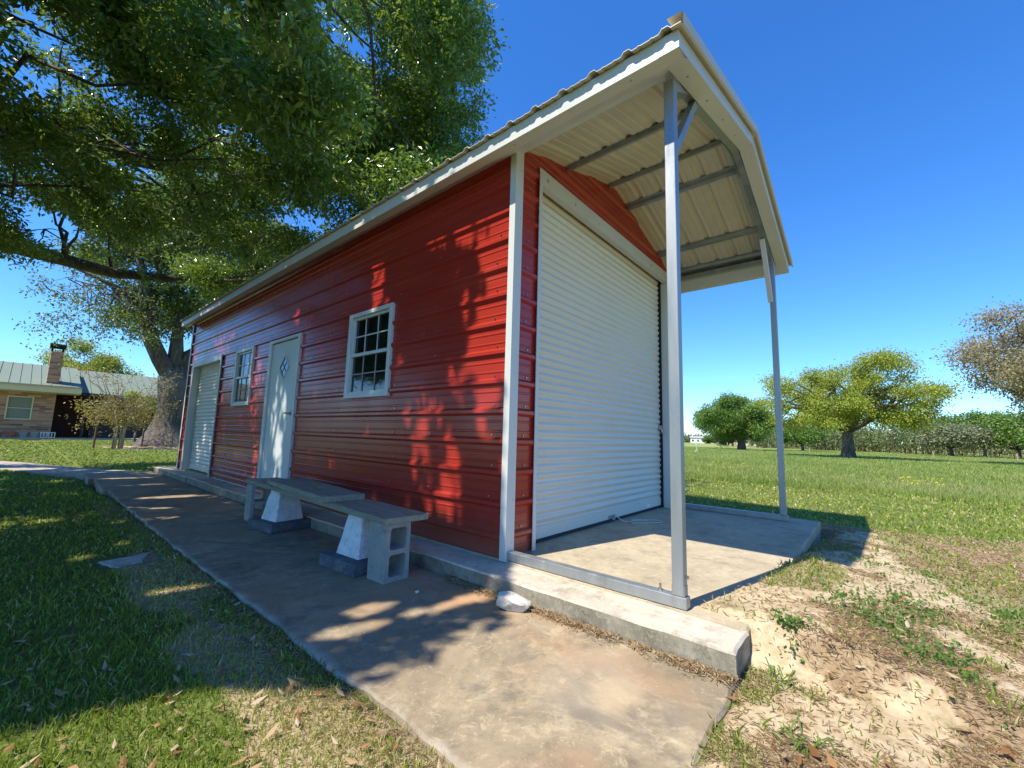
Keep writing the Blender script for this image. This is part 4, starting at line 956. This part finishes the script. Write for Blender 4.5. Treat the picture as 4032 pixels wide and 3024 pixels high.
# individual woodland-edge trees
gt = "trees along the far edge of the field"
L_ = [(99.6, 95, 6.3, 5.2, 'leafG', "dark green woodland tree right of the lone oak, behind the grey one"), (101.3, 88, 6.0, 5, 'leafG', "dark green edge tree below the brownish budding tree"), (97.6, 104, 7.5, 5.5, 'leafG', "green tree at the woodland edge just right of the lone oak crown"),
      (95.6, 92, 4.8, 4.6, 'leafS', "low grey-green rounded tree in front of the far wood"), (84.0, 100, 5.0, 4.5, 'leafG', "dark green tree seen below the left side of the lone oak"), (103.2, 80, 5.5, 4.6, 'leafG', "dense green tree at the far right field edge"),
      (77.1, 150, 6, 6, 'leafF', "dull green tree behind the left flank of the rounded oak")]
for k, (az, d, h, r, mm, lb) in enumerate(L_):
    x, y = place(az, 0, d); zg = gzf(x, y)
    tree("woodland_tree", (x, y, zg), .22, 1.2, (x, y, zg + h * .55), (r * .8, r, h * .45), 30, 1500, 10, .38, M[mm], lb, "tree", gt, sd_=60 + k, spread=.5, hemi=True)
# far wood: one mass of thin stems and leaves
g = np.random.default_rng(90); C = []; mb = MB()
for k in range(900):
    az = g.uniform(79.5, 125); d = g.uniform(125, 165); x, y = place(az, 0, d); h = g.uniform(5.5, 8.6) * (1 if az > 92 else .85)
    zg = -.6; mb.tube([(x, y, zg - .5), (x + g.normal() * .3, y + g.normal() * .3, zg + h * .8)], [.07, .03], 4, cap=False)
    for _ in range(6): C.append((x + g.normal() * 1.2, y + g.normal() * 1.2, zg + h * g.uniform(.15, 1)))
wd = leaves("woodland", np.array(C), 12, .6, .7, M['leafF'], None, None, .6, .2, 91); tag(wd, "hazy spring wood of thin pale trunks across the far side of the field", "woodland", kind='stuff')
me2 = mb.build("woodland_stems", M['stake'], wd)
me2.name = "stems"
# distant farther tree line at left of the field
g = np.random.default_rng(92); C = []
for k in range(420):
    az = g.uniform(60, 83); d = g.uniform(330, 360); x, y = place(az, 0, d); h = g.uniform(3.5, 6.5)
    for _ in range(5): C.append((x + g.normal() * 2, y + g.normal() * 2, -.8 + h * g.uniform(.1, 1)))
tl = leaves("far_treeline", np.array(C), 9, 1.3, 1.3, M['leafF'], None, None, .7, .2, 93); tag(tl, "low distant line of trees on the horizon behind the small houses", "treeline", kind='stuff')
# distant houses
def far_house(az, d, wd, h, m, label, roofh=1.2, rot=0):
    x, y = place(az, 0, d); zg = gzf(x, y); t = empty("distant_house", (x, y, zg), -R_(az) + rot); tag(t, label, "house", "small houses across the field")
    mb = MB(); mb.box((-wd / 2, -3, -.5), (wd / 2, 3, h)); mb.build("wall", m, t)
    mb = MB(); a = wd / 2 + .4; mb.add([(-a, -3.5, h), (a, -3.5, h), (a, 0, h + roofh), (-a, 0, h + roofh), (a, 3.5, h), (-a, 3.5, h)], [(0, 1, 2, 3), (3, 2, 4, 5), (1, 4, 2), (0, 3, 5)]); mb.build("roof", M['fargrey'], t)
    for k in range(int(wd // 3)):
        mb = MB(); xx = -wd / 2 + 1 + k * 3; mb.box((xx, -3.05, .9), (xx + 1, -2.98, 2)); mb.build("window", M['glass'], t)
far_house(73.7, 300, 13, 3.2, M['farwhite'], "small white house left of the round bush on the horizon")
far_house(75.2, 300, 7, 2.6, M['farwhite'], "small white building between the round bush and the brick house on the horizon")
far_house(77.3, 210, 12, 3.0, M['farpink'], "long pinkish brick house left of the rounded oak trunk")
far_house(79.6, 215, 9, 2.6, M['farwhite'], "low white building seen under the rounded oak crown")
x, y = place(74.6, 0, 270); tree("round_bush", (x, y, -.6), .2, 1, (x, y, 2.0), (3.2, 3.2, 2.7), 16, 500, 10, .7, M['leafG'], "round dark bush between two white houses on the horizon", "bush", sd_=77, spread=.5)
# fence posts and a leaning white marker
for k, (az, d, lb) in enumerate(((79.9, 70, "thin pale fence post in the field right of the rounded oak trunk"), (84.6, 66, "thin pale fence post left of the lone oak"), (94.3, 62, "pale fence post right of the lone oak shadow"), (99.5, 60, "pale fence post near the right edge of the field"))):
    x, y = place(az, 0, d); mb = MB(); mb.tube([(0, 0, -.3), (.02, 0, .75)], .05, 6); o = mb.build("fence_post", M['twig']); o.location = (x, y, gzf(x, y)); tag(o, lb, "fence post", "posts across the field")
x, y = place(73.2, 0, 44); mb = MB(); mb.bar((.12, 0, 0), (-.12, .05, .75), .14, .05, (0, 1, 0)); mb.bar((-.5, .1, .05), (-.2, 0, .2), .04, .04); mb.bar((.1, 0, .25), (.45, 0, .02), .04, .04)
o = mb.build("field_marker", M['farwhite']); o.location = (x, y, gzf(x, y)); tag(o, "leaning white board marker standing in the meadow near the porch post", "marker")

# ------------------------------------------------------------------ ground cover
def sample_fan(N_, r0, r1, a0, a1, g, power=1.0):
    r = r0 * (r1 / r0) ** (g.random(N_) ** power); a = np.radians(g.uniform(a0, a1, N_))
    return CAM.x + np.sin(a) * r, CAM.y + np.cos(a) * r, r
def on_hard(x, y, pad=.0):
    p = (x > -1.385 + pad) & (x < -.2) & (y > -1.60 + pad) & (y < 10.1)
    s = (x > -.28) & (x < 3.8) & (y > -1.57) & (y < 9.95) & ~((gz(x, y) > .008) & (x > 0.02))
    # side path
    d = np.full(np.shape(x), 9.)
    for a, b in zip(pl, pl[1:]):
        ax, ay, bx, by = a[0], a[1], b[0], b[1]; L2 = (bx - ax) ** 2 + (by - ay) ** 2
        t = np.clip(((x - ax) * (bx - ax) + (y - ay) * (by - ay)) / L2, 0, 1); d = np.minimum(d, np.hypot(x - ax - t * (bx - ax), y - ay - t * (by - ay)))
    st = (x > -1.9) & (x < -1.52) & (y > 2.02) & (y < 2.46)
    return p | s | (d < .5) | st
def blades(name, x, y, r, h, wdt, m, g, lean=.5, flatten=False, rbias=None, zoff=0.):
    N_ = len(x); z = gz(x, y) + zoff
    a = g.uniform(0, 2 * np.pi, N_); b = g.uniform(0, 2 * np.pi, N_)
    dx = np.cos(a) * wdt / 2; dy = np.sin(a) * wdt / 2
    ln = lean * h * g.random(N_); tx = x + np.cos(b) * ln; ty = y + np.sin(b) * ln
    hz = h if not flatten else h * .15
    if flatten: tx = x + np.cos(b) * h; ty = y + np.sin(b) * h; dx = -np.sin(b) * wdt / 2; dy = np.cos(b) * wdt / 2
    mx = x + (tx - x) * .4; my = y + (ty - y) * .4
    V = np.stack([np.stack([x - dx, y - dy, z - .004], -1), np.stack([x + dx, y + dy, z - .004], -1), np.stack([mx + dx * .8, my + dy * .8, z + hz * .6], -1), np.stack([tx, ty, z + hz], -1), np.stack([mx - dx * .8, my - dy * .8, z + hz * .6], -1)], 1).reshape(-1, 3)
    Q = np.arange(N_ * 5).reshape(-1, 5)
    rr = g.random(N_) if rbias is None else np.clip(rbias + g.normal(size=N_) * .16, 0, 1)
    me = bpy.data.meshes.new(name); np_mesh(me, V, Q, {'rnd': rr}, 'FACE', False); me.materials.append(m)
    o = bpy.data.objects.new(name, me); col.objects.link(o); return o
g = np.random.default_rng(101)
# lawn, left side and around
x, y, r = sample_fan(330000, .75, 45, -14, 106, g, .85)
dm = dirt_mask(x, y); mm = meadow_mask(x, y); dr = dry_mask(x, y); cl = fbm(x, y, 3.0, 55)
tuft = fbm(x, y, 2.6, 61)
keep = ~on_hard(x, y) & (mm < .6) & ((dm < .35) | (g.random(len(x)) < .04 + .75 * green_mask(x, y) * g.random(len(x)))) & ~((x > -1.45) & (x < -1.36) & (g.random(len(x)) < .6)) & (g.random(len(x)) < .55 + cl * .8)
x, y, r, dr, dm, cl = [v[keep] for v in (x, y, r, dr, dm, cl)]
h = np.clip(.012 + .026 * g.random(len(x)) + .018 * (cl - .4), .008, .06) * (1 + .25 * sstep(r, 4, 15)) * np.where(dr > .5, .7, 1)
rb = .26 + .42 * dr + .25 * (cl - .5) + np.where(g.random(len(x)) < .10, .5, 0) + .12 * sstep(x, 3.5, 6)
o = blades("lawn_grass", x, y, r, h, np.maximum(.0038, .0024 * r) * g.uniform(.6, 1.3, len(x)), M['grass'], g, 1.1, False, rb)
tag(o, "short mown lawn grass around the path and the slab", "grass", kind='stuff')
# meadow
x, y, r = sample_fan(170000, 9, 110, 60, 112, g, 1.0)
keep = (meadow_mask(x, y) > .3) & (x > 8.5)
x, y, r = x[keep], y[keep], r[keep]; cl = fbm(x, y, .5, 71)
h = (.07 + .10 * g.random(len(x))) * (.6 + .8 * cl) * np.where(r > 40, .7, 1)
o = blades("meadow_grass", x, y, r, h, np.maximum(.012, .0016 * r), M['meadow'], g, .6, False, .15 + .7 * fbm(x, y, .35, 73))
tag(o, "tall unmown green meadow grass beyond the mown strip", "grass", kind='stuff')
# flowers: clusters of yellow heads
F_ = []
for cx, cy in ((13.2, 4.8), (14.5, 5.4), (12.9, 1.6), (11.2, -2.6), (11.5, -3.2), (17, 7)):
    for _ in range(22): F_.append((cx + g.normal() * .45, cy + g.normal() * .35))
F_ = np.array(F_); Z_ = gz(F_[:, 0], F_[:, 1]) + g.uniform(.2, .36, len(F_))
o = leaves("wildflowers", np.column_stack([F_, Z_]), 4, .03, .012, M['yellow'], None, None, .8, .005, 7); tag(o, "scattered small yellow wildflowers in the meadow grass", "flowers", kind='stuff')
# dead grass thatch on bare dirt, along the kerb and by the path edge
x, y, r = sample_fan(300000, .75, 9, 18, 115, g, .9)
dm = dirt_mask(x, y); pt = thatch_mask(x, y) * .8 + .10 + .25 * green_mask(x, y)
keep = (dm > .3) & ~on_hard(x, y) & (g.random(len(x)) < pt)
x1, y1, r1 = x[keep], y[keep], r[keep]
N2 = 5000; yk = g.uniform(-1.6, .25, N2); xk = -.285 - np.abs(g.normal(size=N2)) * .035; rk = np.hypot(xk - CAM.x, yk - CAM.y); sel = g.random(N2) < np.clip(.25 + (fbm(xk, yk, 5, 3) - .45) * 5, .05, 1)
N3 = 9000; ye = g.uniform(-1.7, 6, N3); xe = -1.40 - np.abs(g.normal(size=N3)) * .11; re = np.hypot(xe - CAM.x, ye - CAM.y)
x2 = np.concatenate([x1, xe]); y2 = np.concatenate([y1, ye]); r2 = np.concatenate([r1, re])
o = blades("dead_grass", x2, y2, r2, g.uniform(.015, .05, len(x2)), np.maximum(.0022, .0016 * r2), M['straw'], g, 1., True, g.random(len(x2)), .003); tag(o, "brown dead grass and thatch lying over the pale bare dirt", "dead grass", kind='stuff')
# litter along the kerb foot rests on the path
xk, yk, rk = xk[sel], yk[sel], rk[sel]
o = blades("kerb_debris", xk, yk, rk, g.uniform(.01, .035, len(xk)), np.full(len(xk), .004), M['straw'], g, 1., True, g.random(len(xk)), 0)
co = np.zeros(len(o.data.vertices) * 3); o.data.vertices.foreach_get("co", co); co = co.reshape(-1, 5, 3); co[:, :, 2] = ZP + .001 + np.abs(co[:, :, 2] - co[:, :1, 2]) + g.uniform(0, .012, len(co))[:, None]
o.data.vertices.foreach_set("co", co.ravel()); tag(o, "dry leaf bits and straw gathered along the foot of the kerb", "debris", kind='stuff')
# fallen leaves
N4 = 2400; x, y, r = sample_fan(N4, .8, 12, -10, 112, g, .9); keep = ~on_hard(x, y) & (meadow_mask(x, y) < .2) & ((dirt_mask(x, y) < .4) | (thatch_mask(x, y) > .5)); x, y = x[keep], y[keep]
zt = gz(x, y) + .022
a_ = g.uniform(0, 6.28, len(x)); L = g.uniform(.03, .065, len(x)); Wd = L * .36; d = np.stack([np.cos(a_), np.sin(a_), g.normal(size=len(x)) * .25], -1); s = np.stack([-np.sin(a_), np.cos(a_), g.normal(size=len(x)) * .3], -1); P = np.stack([x, y, zt], -1)
V = np.stack([P - d * L[:, None] / 2, P - d * L[:, None] * .1 + s * Wd[:, None] / 2, P + d * L[:, None] / 2 + np.array([0, 0, .008]), P - d * L[:, None] * .1 - s * Wd[:, None] / 2], 1).reshape(-1, 3)
me = bpy.data.meshes.new("fallen_leaves"); np_mesh(me, V, np.arange(len(V)).reshape(-1, 4), {'rnd': g.random(len(x))}, 'FACE', False); me.materials.append(M['litter']); o = bpy.data.objects.new("fallen_leaves", me); col.objects.link(o)
tag(o, "dry brown and tan leaves scattered on the lawn and dirt", "leaves", kind='stuff')
# broad green weeds on the dirt
C = []
for cx, cy, k, s_ in ((.75, -2.05, 60, .17), (.45, -2.25, 40, .14), (1.15, -2.2, 40, .14), (1.6, -2.6, 40, .2), (2.2, -2.2, 30, .25), (.1, -1.75, 16, .05)):
    for _ in range(k): C.append((cx + g.normal() * s_, cy + g.normal() * s_ * .7))
C = np.array(C); C = C[~on_hard(C[:, 0], C[:, 1])]; o = leaves("clover_weeds", np.column_stack([C, gz(C[:, 0], C[:, 1]) + .02]), 12, .019, .022, M['tuft'], None, None, .8, .005, 17); tag(o, "patches of low green clover-like weeds on the bare dirt", "weeds", kind='stuff')
for k, (cx, cy) in enumerate(((-.12, -1.74), (.36, -2.22), (-.55, -1.86), (.62, -2.6))):
    N5 = 26; a_ = g.uniform(0, 6.28, N5); L = g.uniform(.04, .12, N5); mb = MB()
    for j in range(N5):
        c_, s_ = math.cos(a_[j]), math.sin(a_[j]); w_ = .0028; l = L[j]; hh = g.uniform(.15, .5) * l
        bx, by = g.normal() * .03, g.normal() * .03; c2, s2 = math.cos(a_[j] + g.normal() * .4), math.sin(a_[j] + g.normal() * .4); p1 = (bx + c_ * l * .5, by + s_ * l * .5, hh); p2 = (p1[0] + c2 * l * .55, p1[1] + s2 * l * .55, hh * .4)
        mb.add([(bx - s_ * w_, by + c_ * w_, 0), (bx + s_ * w_, by - c_ * w_, 0), (p1[0] + s_ * w_, p1[1] - c_ * w_, p1[2]), (p2[0], p2[1], p2[2]), (p1[0] - s_ * w_, p1[1] + c_ * w_, p1[2])], [(0, 1, 2, 4), (4, 2, 3)])
    o = mb.build("grass_tuft", M['tuft']); o.location = (cx, cy, gzf(cx, cy) - .002)
    tag(o, ["small grass tuft on the dirt right beside the kerb end", "sprawling long-bladed grass tuft in the middle of the bare dirt", "thin grass tuft at the right edge of the path", "low grass tuft near the bottom right corner of the view"][k], "grass tuft", "grass tufts on the dirt")
